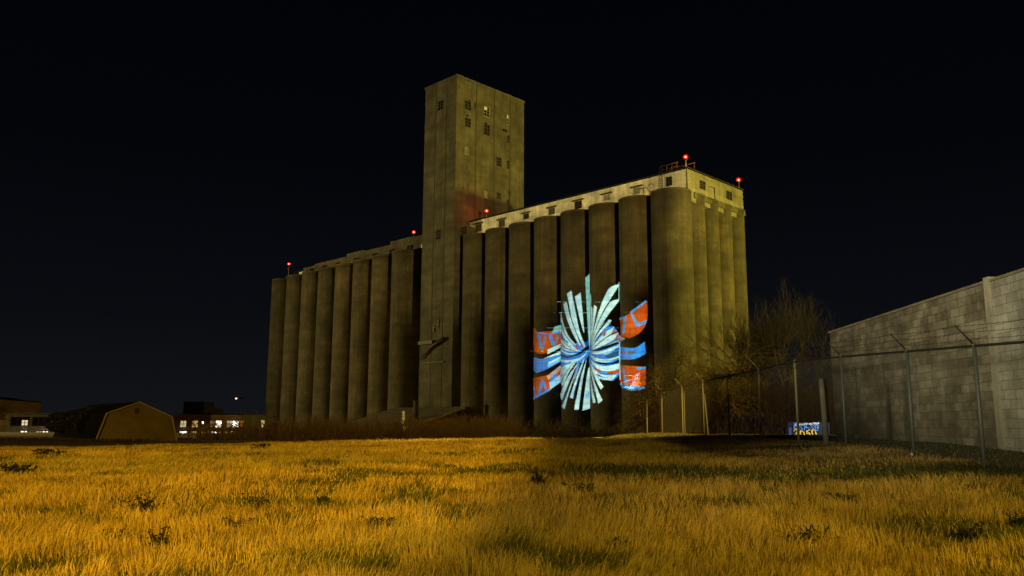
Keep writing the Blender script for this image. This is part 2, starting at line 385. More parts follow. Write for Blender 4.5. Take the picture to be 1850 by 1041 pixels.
# headhouse tower
TA0, TA1, TV0, TV1 = -54.66, -45.26, -3.3, 15.2
tower = MB(); tower.ubox(TA0, TA1, TV0, TV1, -.5, TZ-.5)
tower = tower.build('headhouse', M_tower, elev)
m = MB(); m.ubox(TA0-.12, TA1+.12, TV0-.12, TV1+.12, TZ-.497, TZ); m.build('roof_edge', M_tower, tower)
m = MB()
for px in (861, 893.5, 922):
    v_, _ = on_side(px, 160, TA1); m.ubox(TA1+.003, TA1+.05, v_-.13, v_+.13, HT, TZ-.52)
for px, py in ((788.3, 180), (807.3, 170)):
    a_, _ = on_front(px, py, TV0); m.ubox(a_-.07, a_+.07, TV0-.05, TV0-.003, 4, TZ-.52)
m.build('joint_strip', M_joint, tower)
def window_side(px, py, w, h, a, style, parent, lintel=False):
    """window on a wall facing +U at photo pixel centre; w,h in photo px"""
    v0, z1 = on_side(px-w/2, py-h/2, a); v1, z0 = on_side(px+w/2, py+h/2, a)
    zc = on_side(px, py, a)[1]; hz = abs(on_side(px, py-h/2, a)[1]-on_side(px, py+h/2, a)[1])/2; z0, z1 = zc-hz, zc+hz
    fr = MB(); pn = MB(); f = .10; e0 = a+.01
    fm, pm = {'dark': (M_joint, M_glass), 'pale': (M_left, M_board), 'broken': (M_frame, M_glass), 'faint': (M_left, M_tower)}[style]
    for (b0, b1, c0, c1) in ((v0-f, v0, z0-f, z1+f), (v1, v1+f, z0-f, z1+f), (v0, v1, z0-f, z0), (v0, v1, z1, z1+f)): fr.ubox(e0, e0+.09, b0, b1, c0, c1)
    vm = (v0+v1)/2; zm = (z0+z1)/2
    if style != 'pale':
        fr.ubox(e0+.03, e0+.07, vm-.05, vm+.05, z0, z1)
        for q in (.33, .66): fr.ubox(e0+.03, e0+.068, v0, vm-.05, z0+(z1-z0)*q-.04, z0+(z1-z0)*q+.04); fr.ubox(e0+.03, e0+.068, vm+.05, v1, z0+(z1-z0)*q-.04, z0+(z1-z0)*q+.04)
    o = fr.build('window', fm, parent)
    pn.ubox(e0-.006, e0+.02, v0, v1, z0, z1); pn.build('pane', pm, o)
    if style == 'broken':
        b_ = MB(); b_.ubox(e0+.075, e0+.10, v0, v0+(v1-v0)*.55, z1-(z1-z0)*.32, z1); b_.build('board', M_white, o)
    return o
def window_front(px, py, w, h, v, style, parent, lintel=False, name='window'):
    a0, _ = on_front(px-w/2, py, v); a1, _ = on_front(px+w/2, py, v)
    zt = on_front(px, py-h/2, v)[1]; zb = on_front(px, py+h/2, v)[1]
    fm, pm = {'dark': (M_joint, M_glass), 'pale': (M_pilaster, M_board), 'faint': (M_left, M_tower)}[style]
    fr = MB(); pn = MB(); f = .08; e0 = v-.01
    for (b0, b1, c0, c1) in ((a0-f, a0, zb-f, zt+f), (a1, a1+f, zb-f, zt+f), (a0, a1, zb-f, zb), (a0, a1, zt, zt+f)): fr.ubox(b0, b1, e0-.08, e0, c0, c1)
    am = (a0+a1)/2; fr.ubox(am-.05, am+.05, e0-.06, e0-.03, zb, zt)
    for q in (.33, .66):
        zq = zb+(zt-zb)*q; fr.ubox(a0, am-.05, e0-.058, e0-.03, zq-.04, zq+.04); fr.ubox(am+.05, a1, e0-.058, e0-.03, zq-.04, zq+.04)
    o = fr.build(name, fm, parent)
    pn.ubox(a0, a1, e0-.02, e0+.006, zb, zt); pn.build('pane', pm, o)
    if lintel:
        l = MB(); l.ubox(a0-.55, a1+.5, v-.35, v-.003, zt+.14, zt+.34); l.build('lintel', M_lintel, o)
    return o
s_ = 3.062
for cx, cy, w, h, st in [(322, 248, 30, 44, 'dark'), (425, 283, 28, 50, 'broken'), (543, 328, 11, 50, 'broken'), (322, 342, 26, 46, 'dark'), (427, 382, 28, 56, 'dark'),
    (498, 412, 20, 42, 'faint'), (546, 434, 9, 40, 'dark'), (316, 500, 26, 44, 'pale'), (494, 560, 22, 46, 'dark'), (545, 575, 10, 42, 'dark'), (420, 742, 22, 40, 'pale'),
    (493, 748, 18, 30, 'dark'), (544, 782, 8, 24, 'dark'), (313, 700, 22, 40, 'faint'), (318, 612, 18, 30, 'faint'), (363, 250, 9, 26, 'dark')]:
    window_side(740+cx/s_, 110+cy/s_, w/s_, h/s_, TA1, st, tower)
for cx, cy, w, h, st in [(173, 247, 26, 48, 'dark'), (172, 355, 24, 40, 'faint'), (164, 700, 22, 38, 'faint'), (163, 838, 24, 46, 'faint'), (160, 962, 24, 52, 'dark')]:
    window_front(740+cx/s_, 110+cy/s_, w/s_, h/s_, TV0, st, tower)
def spot_side(px, py, w, h):
    v0, z0 = on_side(px-w/2, py+h/2, TA1); v1, z1 = on_side(px+w/2, py-h/2, TA1); zc = on_side(px, py, TA1)[1]; hz = h/2*.085
    m.ubox(TA1+.002, TA1+.03, v0, v1, zc-hz, zc+hz)
for q_ in ((527, 386, 9, 5), (320, 304, 5, 3.5), (423, 345, 4, 3.5), (330, 222, 3, 3)): m = MB(); spot_side(740+q_[0]/s_, 110+q_[1]/s_, *q_[2:]); m.build('wall_opening', M_glass, tower)
# brackets, pipe and ledges low on the tower front
def fbox(m, x0, y0, x1, y1, d, th=0):
    a0, z1 = on_front(x0, y0, TV0); a1, _ = on_front(x1, y0, TV0); z0 = on_front(x0, y1, TV0)[1]
    m.ubox(min(a0, a1), max(a0, a1), TV0-d, TV0-.003, min(z0, z1), max(z0, z1))
m = MB(); fbox(m, 762, 618, 787, 624, .9); fbox(m, 784, 589, 786, 600, .25); fbox(m, 783, 592, 792, 593.5, .3); fbox(m, 792, 577, 794, 592, .2)
a0, z0 = on_front(806, 612, TV0); a1, z1 = on_front(762, 650, TV0)
m.tube([W(a0, TV0-.5, z0), W((a0+a1)/2, TV0-.55, (z0+z1)/2+.5), W(a1, TV0-.5, z1)], [.38, .3, .14], 8)
fbox(m, 764, 656, 804, 657.6, .5); fbox(m, 770, 672, 771, 684, .1); m.build('loading_spout', M_steel, tower)
# white gallery on the right bins
ga0, ga1, gv0, gv1 = -45.2, 2.64, .51, 16.78
gal = MB(); gal.ubox(ga0, ga1-.253, gv0, gv1, HT-1.6, GZ-.25); gal = gal.build('gallery', [M_white], elev)
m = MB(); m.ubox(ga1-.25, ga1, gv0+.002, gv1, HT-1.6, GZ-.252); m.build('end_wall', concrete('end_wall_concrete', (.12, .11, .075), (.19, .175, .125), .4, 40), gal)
m = MB(); m.ubox(ga0, ga1+.18, gv0-.18, gv1+.18, GZ-.247, GZ); m.build('roof_edge', M_roofdark, gal)
for cx, cy, w, h, st in [(865, 412, 9, 12, 'faint'), (907, 404, 9, 11, 'faint'), (951, 391, 8, 8, 'dark'), (997, 382, 9, 10, 'faint'), (1045, 370.5, 11, 12, 'dark'), (1096.5, 357, 10, 9, 'pale'), (1151, 345, 11, 10, 'pale')]:
    window_front(cx, cy, w, h, gv0, st, gal, True)
window_front(1209, 328, 9, 15, gv0, 'dark', gal)
window_side(1269, 335, 9, 13, ga1, 'dark', gal); window_side(1317, 353.5, 9, 13, ga1, 'dark', gal)
m = MB(); v0, z1 = on_side(1281, 336, ga1); v1, _ = on_side(1290, 340, ga1); z0 = on_side(1290, 360, ga1)[1]
m.ubox(ga1+.02, ga1+.10, v0, v1, z1-.12, z1); m.ubox(ga1+.02, ga1+.10, v1, v1+.15, z0-.3, z1); m.ubox(ga1+.3, ga1+.42, v0-.6, v1+.1, z0-.3, z0-.2)
m.build('door_frame', M_steel, gal)
m = MB(); m.ubox(ga1+.003, ga1+.16, gv0+1.6, gv1+.3, HT-.9, HT+.05); m.build('ledge', M_tower, gal)
# ladder, roof rails, davit
m = MB()
a0, z0 = on_front(1194, 342, gv0); a0 = round(a0, 2)
for da in (0, .45): m.tube([W(a0+da, gv0-.25, HT), W(a0+da, gv0-.25, GZ+1.1)], .05, 5)
for i in range(9): m.tube([W(a0, gv0-.25, HT+.3+i*.4), W(a0+.45, gv0-.25, HT+.3+i*.4)], .03, 4)
m.build('ladder', M_darkpipe, gal)
m = MB()
for da in (0, .9, 1.8, 2.7): m.tube([W(a0+da, gv0+.4, GZ), W(a0+da, gv0+.4, GZ+1.25)], .05, 5)
m.tube([W(a0, gv0+.4, GZ+1.25), W(a0+2.9, gv0+.4, GZ+1.25)], .07, 5); m.tube([W(a0, gv0+.4, GZ+.65), W(a0+2.9, gv0+.4, GZ+.65)], .05, 5)
m.tube([W(a0, gv0+2.4, GZ+1.25), W(a0+4.6, gv0+2.4, GZ+1.25)], .07, 5); m.tube([W(a0+.1, gv0+2.4, GZ), W(a0+.1, gv0+2.4, GZ+1.25)], .05, 5); m.tube([W(a0+4.5, gv0+2.4, GZ), W(a0+4.5, gv0+2.4, GZ+1.25)], .05, 5)
m.build('roof_railing', M_redsteel, gal)
m = MB(); a0, _ = on_front(1170, 345, -1.5)
m.tube([W(a0-.7, -1.5, HT), W(a0-.7, -1.5, HT+1.2)], .06, 5); m.tube([W(a0-1.4, -1.5, HT+1.2), W(a0-.2, -1.5, HT+1.2)], .06, 5)
m.tube([W(a0+.6+.6*math.cos(t/10*6.28), -1.5, HT+1.0+.6*math.sin(t/10*6.28)) for t in range(11)], .05, 5); m.tube([W(a0+.3, -1.5, HT), W(a0+.3, -1.5, HT+.6)], .05, 5)
m.build('davit', M_darkpipe, elev)
# link between tower and gallery
m = MB(); m.ubox(-45.2, -43.6, -1.6, .45, HT-1.8, HT+2.0); m.build('link_room', M_tower, elev)
# left gallery, unpainted and stepped
lg = MB()
segs = [(-112.0, -104, 1.1), (-104, -99, 2.2), (-99, -86, 2.5), (-86, -79.5, 3.05), (-79.5, -70, 2.75), (-70, -63, 3.4), (-63, -54.75, 3.2)]
for i, (a0, a1, h) in enumerate(segs): lg.ubox(a0, a1, .5+.05*(i % 2), 15, HT-1, HT+h)
lg = lg.build('gallery', M_left, elev)
m = MB()
for a_ in (-108, -101, -95.5, -90, -83, -76, -70, -64):
    m = MB(); m.ubox(a_, a_+1.7, .35, .495, HT+.5, HT+1.6); m.build('wall_opening', M_glass, lg)
m = MB(); m.ubox(-103.4, -101.9, -.9, .3, HT, HT+.95); m.build('roof_hatch', M_white, lg); m = MB(); m.ubox(-57.6, -54.8, -1.2, .3, HT-.1, HT+.75); m.build('roof_hatch', M_white, lg)
m = MB()
for i in range(26): m.tube([W(-104+i*1.9, -1.8, HT), W(-104+i*1.9, -1.8, HT+1.0)], .03, 4)
m.tube([W(-104, -1.8, HT+1.0), W(-57, -1.8, HT+1.0)], .03, 4); m.build('catwalk_railing', M_steel, lg)
# driveway shed with sloping roof in front of the tower
A0, Zr = on_front(720, 742, TV0); A1, _ = on_front(854, 736, TV0)
Zr = 4.9
sh = MB()
L = 15
fr = lambda a, d, z: W(a, TV0-d, z)
a0, a1 = -62, -41.6
t = .25
sh.hexa([fr(a0, .05, Zr-t), fr(a0, L, .7-t), fr(a1, L, .7-t), fr(a1, .05, Zr-t)][::-1], [fr(a0, .05, Zr), fr(a0, L, .7), fr(a1, L, .7), fr(a1, .05, Zr)][::-1])
M_shed = concrete('old_metal_roofing', (.10, .085, .06), (.19, .16, .11), .6, 50)
shed = thing('driveway_shed', 'low lean-to shed with a long sloping roof at the foot of the tower', 'shed', fr(-52, 7, 0))
sh.build('roof', M_shed, shed)
m = MB(); m.hexa([fr(a1+.03, .1, Zr-.42), fr(a1+.03, L, .28), fr(a1+.1, L, .28), fr(a1+.1, .1, Zr-.42)], [fr(a1+.03, .1, Zr+.04), fr(a1+.03, L, .74), fr(a1+.1, L, .74), fr(a1+.1, .1, Zr+.04)]); m.build('barge_board', M_pilaster, shed)
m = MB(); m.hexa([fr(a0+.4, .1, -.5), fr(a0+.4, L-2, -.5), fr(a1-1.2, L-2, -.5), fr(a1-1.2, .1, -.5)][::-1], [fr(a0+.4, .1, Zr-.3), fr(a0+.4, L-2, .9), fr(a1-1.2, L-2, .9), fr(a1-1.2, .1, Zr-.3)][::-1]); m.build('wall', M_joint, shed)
m = MB(); q = at(751, 745, 143); m.cyl(q, .45, 0, 0, 16, 0, [2.6, 5.6], [.45, .45]); m.cyl(q, .62, 0, 0, 16, 0, [5.61, 5.9], [.62, .1]); m.build('roof_vent', M_tower, shed)
m = MB(); q = at(728.5, 745, 118); m.tube([(q.x, q.y, -.3), (q.x, q.y, q.z)], .17, 8); m.cyl(q, .2, 0, 0, 8, 0, [q.z-.02, q.z+.12], [.28, .2])
tag(m.build('bollard', M_pilaster), 'pale upright post in the brush in front of the sloping shed roof', 'post')

# ------------------------------------------------------------------ red obstruction lights
M_red = mat('red_lens', (.3, .01, .01), .3, 0, (1, .012, .006), 5)
M_hot = mat('lamp_filament', (1, .3, .2), .3, 0, (1, .30, .16), 60)
def red_glass():
    m = bpy.data.materials.new('red_glass'); m.use_nodes = True; t = m.node_tree; t.nodes.clear()
    o = t.nodes.new('ShaderNodeOutputMaterial'); a = t.nodes.new('ShaderNodeEmission'); b = t.nodes.new('ShaderNodeBsdfTransparent'); x = t.nodes.new('ShaderNodeMixShader')
    a.inputs[0].default_value = (1, .012, .004, 1); a.inputs[1].default_value = 1.6; b.inputs[0].default_value = (1, .25, .2, 1); x.inputs[0].default_value = .62
    t.links.new(b.outputs[0], x.inputs[1]); t.links.new(a.outputs[0], x.inputs[2]); t.links.new(x.outputs[0], o.inputs[0]); return m
M_rg = red_glass()
def beacon(a, v, z0, z1, label, power):
    b = W(a, v, z0); o = thing('obstruction_light', label, 'warning light', b, 'red warning lights on the roofs')
    m = MB(); m.tube([b, W(a, v, z1-.45)], .07, 6); m.build('pole', M_galv, o)
    m = MB(); m.cyl(b, .2, 0, 0, 12, 0, [z1-.5, z1-.36], [.24, .3]); m.build('base', M_darkpipe, o)
    c = W(a, v, z1)
    g_ = link('lens', ico(c, .38, 3, .95), M_rg, o); g_.data.shade_smooth()
    link('bulb', ico(c, .14, 2), M_hot, g_)
    l = bpy.data.lights.new('lamp', 'POINT'); l.energy = power; l.color = (1, .10, .04); l.shadow_soft_size = .5
    lo = bpy.data.objects.new('lamp', l); col.objects.link(lo); lo.parent = o; lo.location = W(a, v, z1)-b
beacon(2.2, .9, GZ, GZ+1.75, 'red warning light on the near corner of the white gallery roof, highest of the five', 900)
beacon(2.2, 16.4, GZ, GZ+1.6, 'red warning light on the far right corner of the white gallery roof', 900)
a_, _ = on_front(868, 397, .9); beacon(-41.6, 1.4, GZ, GZ+1.5, 'red warning light on the white gallery roof beside the tower, glowing on its wall', 900)
a_, z_ = on_front(747.5, 419.5, 3); beacon(a_, 3, HT+3.2, z_, 'red warning light just left of the tower', 1300)
a_, z_ = on_front(522, 477, 3); beacon(a_, 3, HT+1.0, z_, 'red warning light at the far left end of the elevator roof, the lowest one', 900)

# ------------------------------------------------------------------ projected artwork: a slide projector standing beside the camera
c3 = lambda L: [(990+x/6.943, 490+y/6.943) for x, y in L]
c4 = lambda L: [(990+x/6.943, 620+y/6.943) for x, y in L]
c5 = lambda L: [(950+x/6.125, 570+y/6.125) for x, y in L]
c6 = lambda L: [(1110+x/5.479, 530+y/5.479) for x, y in L]
WH, LB, BL, DB, OR, RD, PK, GN, BK = (.60, .88, .84), (.20, .58, .95), (.03, .27, .80), (.01, .07, .30), (.50, .07, .006), (.60, .03, .01), (.52, .36, .30), (.20, .50, .40), (0, 0, 0)
ART = []
def smooth(P):
    P = [Vector((x, y)) for x, y in P]; n = len(P); out = []
    T = []
    for i in range(n):
        a, b = P[i]-P[i-1], P[(i+1) % n]-P[i]
        ok = a.length > 1e-6 and b.length > 1e-6 and a.angle(b) < R_(38)
        T.append(ok)
    for i in range(n):
        j = (i+1) % n; p0, p1 = P[i], P[j]; d = p1-p0; L = d.length
        def tan(k_):
            if not T[k_]: return d
            t = (P[(k_+1) % n]-P[k_-1]); return t.normalized()*L if t.length > 1e-6 else d
        m0, m1 = tan(i), tan(j)
        for q in (0, .25, .5, .75):
            h = (2*q**3-3*q*q+1, q**3-2*q*q+q, -2*q**3+3*q*q, q**3-q*q); v = p0*h[0]+m0*h[1]+p1*h[2]+m1*h[3]; out.append((v.x, v.y))
    return out
def add(c, p): ART.append((c, smooth(p)))
# left piece
add(OR, c5([(88, 130), (130, 185), (385, 165), (385, 315), (240, 372), (240, 412), (170, 425), (110, 410), (88, 380)]))
for p in ([(125, 215), (155, 212), (188, 368), (163, 372)], [(120, 183), (235, 198), (235, 212), (120, 202)], [(255, 225), (285, 218), (322, 330), (290, 337)], [(245, 205), (385, 178), (385, 188), (245, 220)]): add(BL, c5(p))
for p in ([(212, 215), (232, 215), (190, 385), (172, 380)], [(360, 190), (378, 190), (332, 328), (312, 322)]): add((.06, .2, .35), c5(p))
add(GN, c5([(290, 192), (318, 125), (385, 105), (385, 176)])); add(WH, c5([(242, 376), (385, 315), (385, 352), (240, 430)]))
add(BL, c5([(88, 462), (190, 482), (385, 398), (385, 510), (240, 592), (120, 638), (88, 610)]))
add(WH, c5([(200, 476), (385, 395), (385, 425), (250, 490)])); add(LB, c5([(245, 530), (385, 462), (385, 502), (235, 585)])); add(BL, c5([(120, 500), (385, 428), (385, 445), (240, 510)]))
add(WH, c5([(250, 520), (385, 452), (385, 470), (250, 545)]))
for x in (125, 180, 100, 155, 215): pass
for x, y in [(127, 503), (180, 500), (235, 485), (100, 550), (150, 552), (205, 542), (125, 602), (182, 597), (240, 575), (305, 548)]: add(RD, c5([(x-9, y-7), (x+9, y-9), (x+9, y+7), (x-9, y+9)]))
add(OR, c5([(83, 695), (230, 662), (385, 598), (385, 735), (265, 822), (90, 932)])); add(RD, c5([(83, 715), (160, 700), (150, 720), (83, 735)]))
add(PK, c5([(232, 672), (385, 550), (385, 600), (250, 712)]))
for p in ([(178, 698), (202, 740), (160, 862), (132, 868)], [(190, 725), (206, 735), (235, 828), (215, 838)], [(262, 735), (310, 655), (350, 650), (330, 690), (290, 750)], [(83, 905), (265, 812), (268, 832), (85, 932)], [(83, 780), (95, 800), (105, 880), (90, 885)]): add(BL, c5(p))
add((.35, .6, .75), c5([(262, 745), (385, 650), (385, 735), (268, 822)])); add(OR, c5([(350, 640), (400, 600), (400, 630), (360, 670)])); add(LB, c5([(300, 740), (340, 712), (340, 765), (300, 790)]))
# silo A : x 163..520 in the crop
add(BL, c3([(163, 700), (200, 790), (330, 905), (470, 890), (522, 860), (522, 990), (400, 1040), (163, 1020)]))
add(BL, c4([(163, 0), (430, 20), (522, 20), (522, 120), (480, 200), (400, 330), (300, 470), (163, 500)]))
add(BK, c3([(195, 560), (330, 905), (400, 890), (330, 740)]))
add(BK, c4([(215, 470), (330, 240), (365, 250), (290, 560), (200, 760)])); add(BK, c4([(163, 440), (260, 330), (330, 240), (250, 400), (175, 600)])); add(BK, c4([(340, 480), (395, 250), (480, 230), (430, 500), (340, 560)])); add(BK, c4([(163, 138), (240, 168), (350, 140), (420, 90), (522, 15), (522, 70), (400, 140), (240, 185), (163, 160)]))
add(BK, c4([(440, 480), (478, 300), (505, 300), (505, 340), (470, 560)]))
for p, c in [([(345, 930), (365, 925), (385, 980), (365, 985)], RD), ([(410, 905), (430, 900), (445, 960), (425, 965)], RD), ([(470, 890), (500, 880), (500, 930), (480, 940)], DB)]: add(c, c3(p))
for p in ([(163, 510), (182, 610), (215, 720), (270, 830), (350, 925), (335, 935), (250, 850), (190, 760), (163, 650)],
          [(192, 410), (235, 388), (270, 540), (330, 720), (410, 925), (396, 938), (300, 760), (225, 560)],
          [(238, 285), (295, 243), (340, 480), (400, 760), (470, 945), (452, 955), (380, 820), (300, 600), (262, 400)],
          [(337, 320), (410, 270), (430, 480), (455, 775), (440, 750), (390, 560)],
          [(163, 680), (210, 800), (290, 900), (360, 985), (240, 935), (163, 800)],
          [(163, 845), (240, 945), (420, 1005), (300, 1008), (200, 980), (163, 930)]): add(WH, c3(p))
for p in ([(163, 752), (200, 840), (260, 900), (245, 905), (190, 850), (163, 790)],): add(DB, c3(p))
for p in ([(163, 885), (230, 960), (330, 990), (330, 998), (220, 975), (163, 905)],): add(RD, c3(p))
for p in ([(163, 60), (230, 118), (370, 130), (300, 145), (220, 135), (163, 100)], [(163, 200), (230, 215), (380, 190), (500, 110), (400, 215), (250, 240), (163, 238)],
          [(163, 305), (260, 262), (360, 215), (260, 330), (163, 405)], [(163, 425), (250, 325), (365, 222), (262, 370), (182, 545), (163, 505)],
          [(163, 630), (212, 492), (295, 355), (385, 238), (290, 430), (226, 580), (176, 722), (163, 690)],
          [(172, 792), (222, 690), (306, 460), (425, 200), (400, 270), (335, 450), (262, 640), (207, 828), (187, 817)],
          [(274, 680), (314, 560), (386, 350), (465, 165), (420, 320), (355, 520), (318, 697), (290, 690)],
          [(330, 838), (350, 700), (400, 460), (485, 195), (460, 330), (425, 520), (385, 834)],
          [(432, 848), (450, 700), (470, 540), (505, 320), (522, 300), (526, 820), (500, 828)]): add(WH, c4(p))
add(LB, c4([(470, 640), (520, 600), (520, 690), (465, 690)])); add(DB, c4([(190, 700), (230, 600), (245, 560), (240, 590), (200, 710)])); add(RD, c4([(310, 320), (330, 300), (325, 330), (300, 350)]))
add((.30, .66, .55), c3([(468, 85), (522, 30), (524, 860), (512, 900), (495, 640), (478, 330)]))
add((.60, 1, .85), c3([(516, 40), (522, 30), (526, 960), (518, 960)])); add((.45, .86, .76), c3([(520, 268), (541, 310), (540, 440), (528, 640), (520, 640)]))
# silo B : x 520..893
add(BL, c3([(524, 980), (640, 830), (740, 700), (820, 690), (893, 800), (893, 1000), (700, 1040), (524, 1040)])); add(BL, c4([(524, 60), (893, 0), (893, 400), (820, 470), (640, 460), (524, 300)]))
add(BK, c3([(524, 960), (600, 720), (720, 560), (760, 560), (640, 760), (545, 960)]))
add((.50, .12, .03), c3([(640, 900), (700, 780), (800, 740), (885, 760), (880, 850), (760, 870), (640, 960)]))
add(BK, c3([(545, 985), (700, 935), (893, 860), (893, 900), (700, 985), (560, 1010)])); add((.02, .10, .18), c4([(700, 160), (880, 90), (893, 160), (760, 190)]))
add(BK, c4([(560, 210), (640, 235), (780, 250), (893, 205), (893, 245), (780, 270), (640, 262)]))
add(OR, c4([(570, 290), (660, 335), (760, 352), (893, 330), (893, 372), (760, 392), (650, 370), (590, 330)])); add(BL, c4([(665, 335), (740, 350), (740, 390), (672, 375)]))
add(BK, c4([(700, 40), (893, -30), (893, 5), (720, 70), (560, 105)]))
for p in ([(541, 440), (557, 470), (552, 600), (532, 900), (524, 900), (530, 600)], [(578, 425), (615, 448), (590, 600), (538, 900), (528, 920), (556, 620)],
          [(770, 215), (830, 180), (885, 165), (878, 200), (800, 320), (640, 620), (532, 930), (528, 900), (640, 500), (720, 300)],
          [(780, 390), (893, 345), (888, 375), (760, 540), (620, 760), (532, 960), (590, 740), (700, 520)],
          [(750, 605), (800, 615), (740, 700), (650, 800), (535, 975), (600, 800), (690, 660)],
          [(830, 700), (760, 740), (620, 870), (540, 985), (700, 850), (800, 770)],
          [(885, 770), (800, 790), (680, 880), (545, 995), (700, 930), (830, 850)]): add(WH, c3(p))
add((.33, .45, .38), c3([(890, 850), (800, 880), (700, 945), (893, 880)])); add(OR, c3([(700, 760), (725, 745), (725, 800), (690, 830)]))
for p in ([(524, 115), (640, 110), (760, 75), (893, 15), (893, 45), (760, 110), (640, 140), (530, 135)], [(524, 140), (620, 190), (740, 205), (893, 160), (893, 188), (740, 240), (600, 225), (540, 180)],
          [(524, 185), (600, 262), (720, 290), (893, 258), (893, 320), (780, 352), (650, 335), (560, 270)], [(540, 260), (620, 370), (720, 400), (870, 392), (800, 472), (720, 462), (620, 415)],
          [(528, 230), (600, 390), (695, 545), (655, 592), (585, 460), (545, 330)], [(526, 260), (590, 500), (682, 715), (632, 763), (565, 540)], [(524, 300), (555, 560), (600, 740), (567, 757), (538, 600)]): add(WH, c4(p))
def gap(c, f, pts, w0, w1):
    P = [Vector(p) for p in pts]; L = []; Rr = []
    for i, p in enumerate(P):
        d = (P[min(i+1, len(P)-1)]-P[max(i-1, 0)]).normalized(); n = Vector((-d.y, d.x))*(w0+(w1-w0)*i/(len(P)-1))/2; L.append(tuple(p+n)); Rr.append(tuple(p-n))
    add(c, f(L+Rr[::-1]))
for f, c, pts, w0, w1 in [(c3, BK, [(531, 925), (570, 740), (625, 520), (650, 450)], 3, 18), (c3, BK, [(534, 930), (610, 700), (700, 500), (800, 345), (885, 235)], 3, 24), (c3, BK, [(536, 950), (620, 780), (740, 620), (885, 420)], 4, 34),
        (c3, DB, [(538, 968), (610, 850), (700, 740), (790, 660)], 3, 16), (c3, BK, [(542, 985), (640, 900), (760, 815), (885, 760)], 3, 14), (c3, DB, [(550, 1000), (680, 950), (800, 890), (893, 850)], 3, 14),
        (c4, BK, [(524, 240), (560, 380), (620, 520), (660, 600)], 3, 20), (c4, BK, [(523, 280), (548, 430), (590, 600), (620, 750)], 3, 16), (c4, DB, [(526, 190), (600, 310), (700, 385), (850, 385)], 3, 10),
        (c4, DB, [(524, 125), (640, 155), (760, 125), (893, 62)], 3, 14), (c4, DB, [(530, 180), (640, 218), (760, 222), (893, 190)], 3, 8),
        (c3, DB, [(163, 812), (225, 905), (290, 960), (365, 990)], 8, 3), (c3, DB, [(163, 925), (230, 975), (330, 1000), (420, 1012)], 8, 3), (c3, DB, [(163, 640), (210, 780), (280, 880), (350, 935)], 10, 3),
        (c4, DB, [(470, 175), (420, 330), (345, 560), (318, 690)], 3, 10), (c4, BK, [(470, 185), (430, 330), (380, 560), (345, 720)], 3, 14), (c4, BK, [(425, 205), (350, 380), (290, 560), (250, 700)], 3, 16), (c4, DB, [(385, 238), (300, 410), (235, 580), (190, 740)], 3, 9),
        (c4, DB, [(365, 215), (280, 300), (210, 400), (163, 500)], 3, 12)]: gap(c, f, pts, w0, w1)
add(LB, c4([(640, 135), (780, 100), (850, 60), (830, 90), (740, 150)])); add(DB, c4([(560, 480), (600, 620), (590, 600), (555, 520)])); add(DB, c4([(600, 380), (700, 425), (760, 430), (700, 435), (620, 410)]))
for x, y in [(600, 185), (650, 180), (700, 165), (740, 150), (790, 130)]: add(RD, c4([(x-11, y-4), (x+11, y-9), (x+11, y), (x-11, y+5)]))
add((.55, .9, .8), c6([(46, 480), (55, 480), (58, 860), (52, 860)])); add((.3, .6, .5), c3([(885, 140), (895, 140), (895, 375), (885, 375)]))
# right piece, seen through twigs
add(OR, c6([(57, 262), (155, 195), (325, 78), (325, 250), (300, 330), (240, 400), (150, 445), (60, 425)]))
for p in ([(155, 185), (308, 70), (322, 82), (165, 202)], [(50, 242), (122, 224), (122, 246), (55, 264)], [(95, 260), (118, 260), (97, 400), (75, 395)], [(162, 200), (188, 212), (242, 312), (212, 330)], [(230, 300), (320, 262), (318, 292), (240, 330)]): add((.07, .28, .62), c6(p))
add(PK, c6([(50, 420), (110, 450), (60, 480)])); add(BL, c6([(55, 530), (200, 540), (300, 480), (312, 600), (200, 650), (60, 657)])); add((.2, .12, .1), c6([(130, 575), (200, 565), (200, 600), (130, 600)]))
for x, y in [(68, 585), (100, 592), (125, 645)]: add(RD, c6([(x-11, y-9), (x+11, y-9), (x+11, y+9), (x-11, y+9)]))
add(OR, c6([(60, 712), (310, 728), (310, 905), (250, 962), (140, 962), (60, 890)]))
for p in ([(75, 745), (97, 745), (132, 922), (105, 925)], [(222, 790), (248, 798), (192, 928), (163, 920)], [(55, 880), (120, 925), (300, 925), (310, 942), (200, 962), (118, 950), (55, 905)], [(210, 735), (310, 725), (310, 745), (230, 760)]): add((.05, .3, .66), c6(p))
PX0, PX1, PY0, PY1, ST = 955, 1180, 488, 760, .5
px = np.arange(PX0, PX1+ST, ST); py = np.arange(PY0, PY1+ST, ST); GX, GY = np.meshgrid(px, py)
img = np.zeros(GX.shape+(3,))
for c, poly in ART:
    xs = [p[0] for p in poly]; ys = [p[1] for p in poly]
    sel = (GX >= min(xs)) & (GX <= max(xs)) & (GY >= min(ys)) & (GY <= max(ys)); x, y = GX[sel], GY[sel]
    ins = np.zeros(len(x), bool)
    for i in range(len(poly)):
        (x1, y1), (x2, y2) = poly[i-1], poly[i]
        if y1 == y2: continue
        ins ^= ((y1 > y) != (y2 > y)) & (x < (x2-x1)*(y-y1)/(y2-y1)+x1)
    ii = np.argwhere(sel)[ins]; img[ii[:, 0], ii[:, 1]] = c
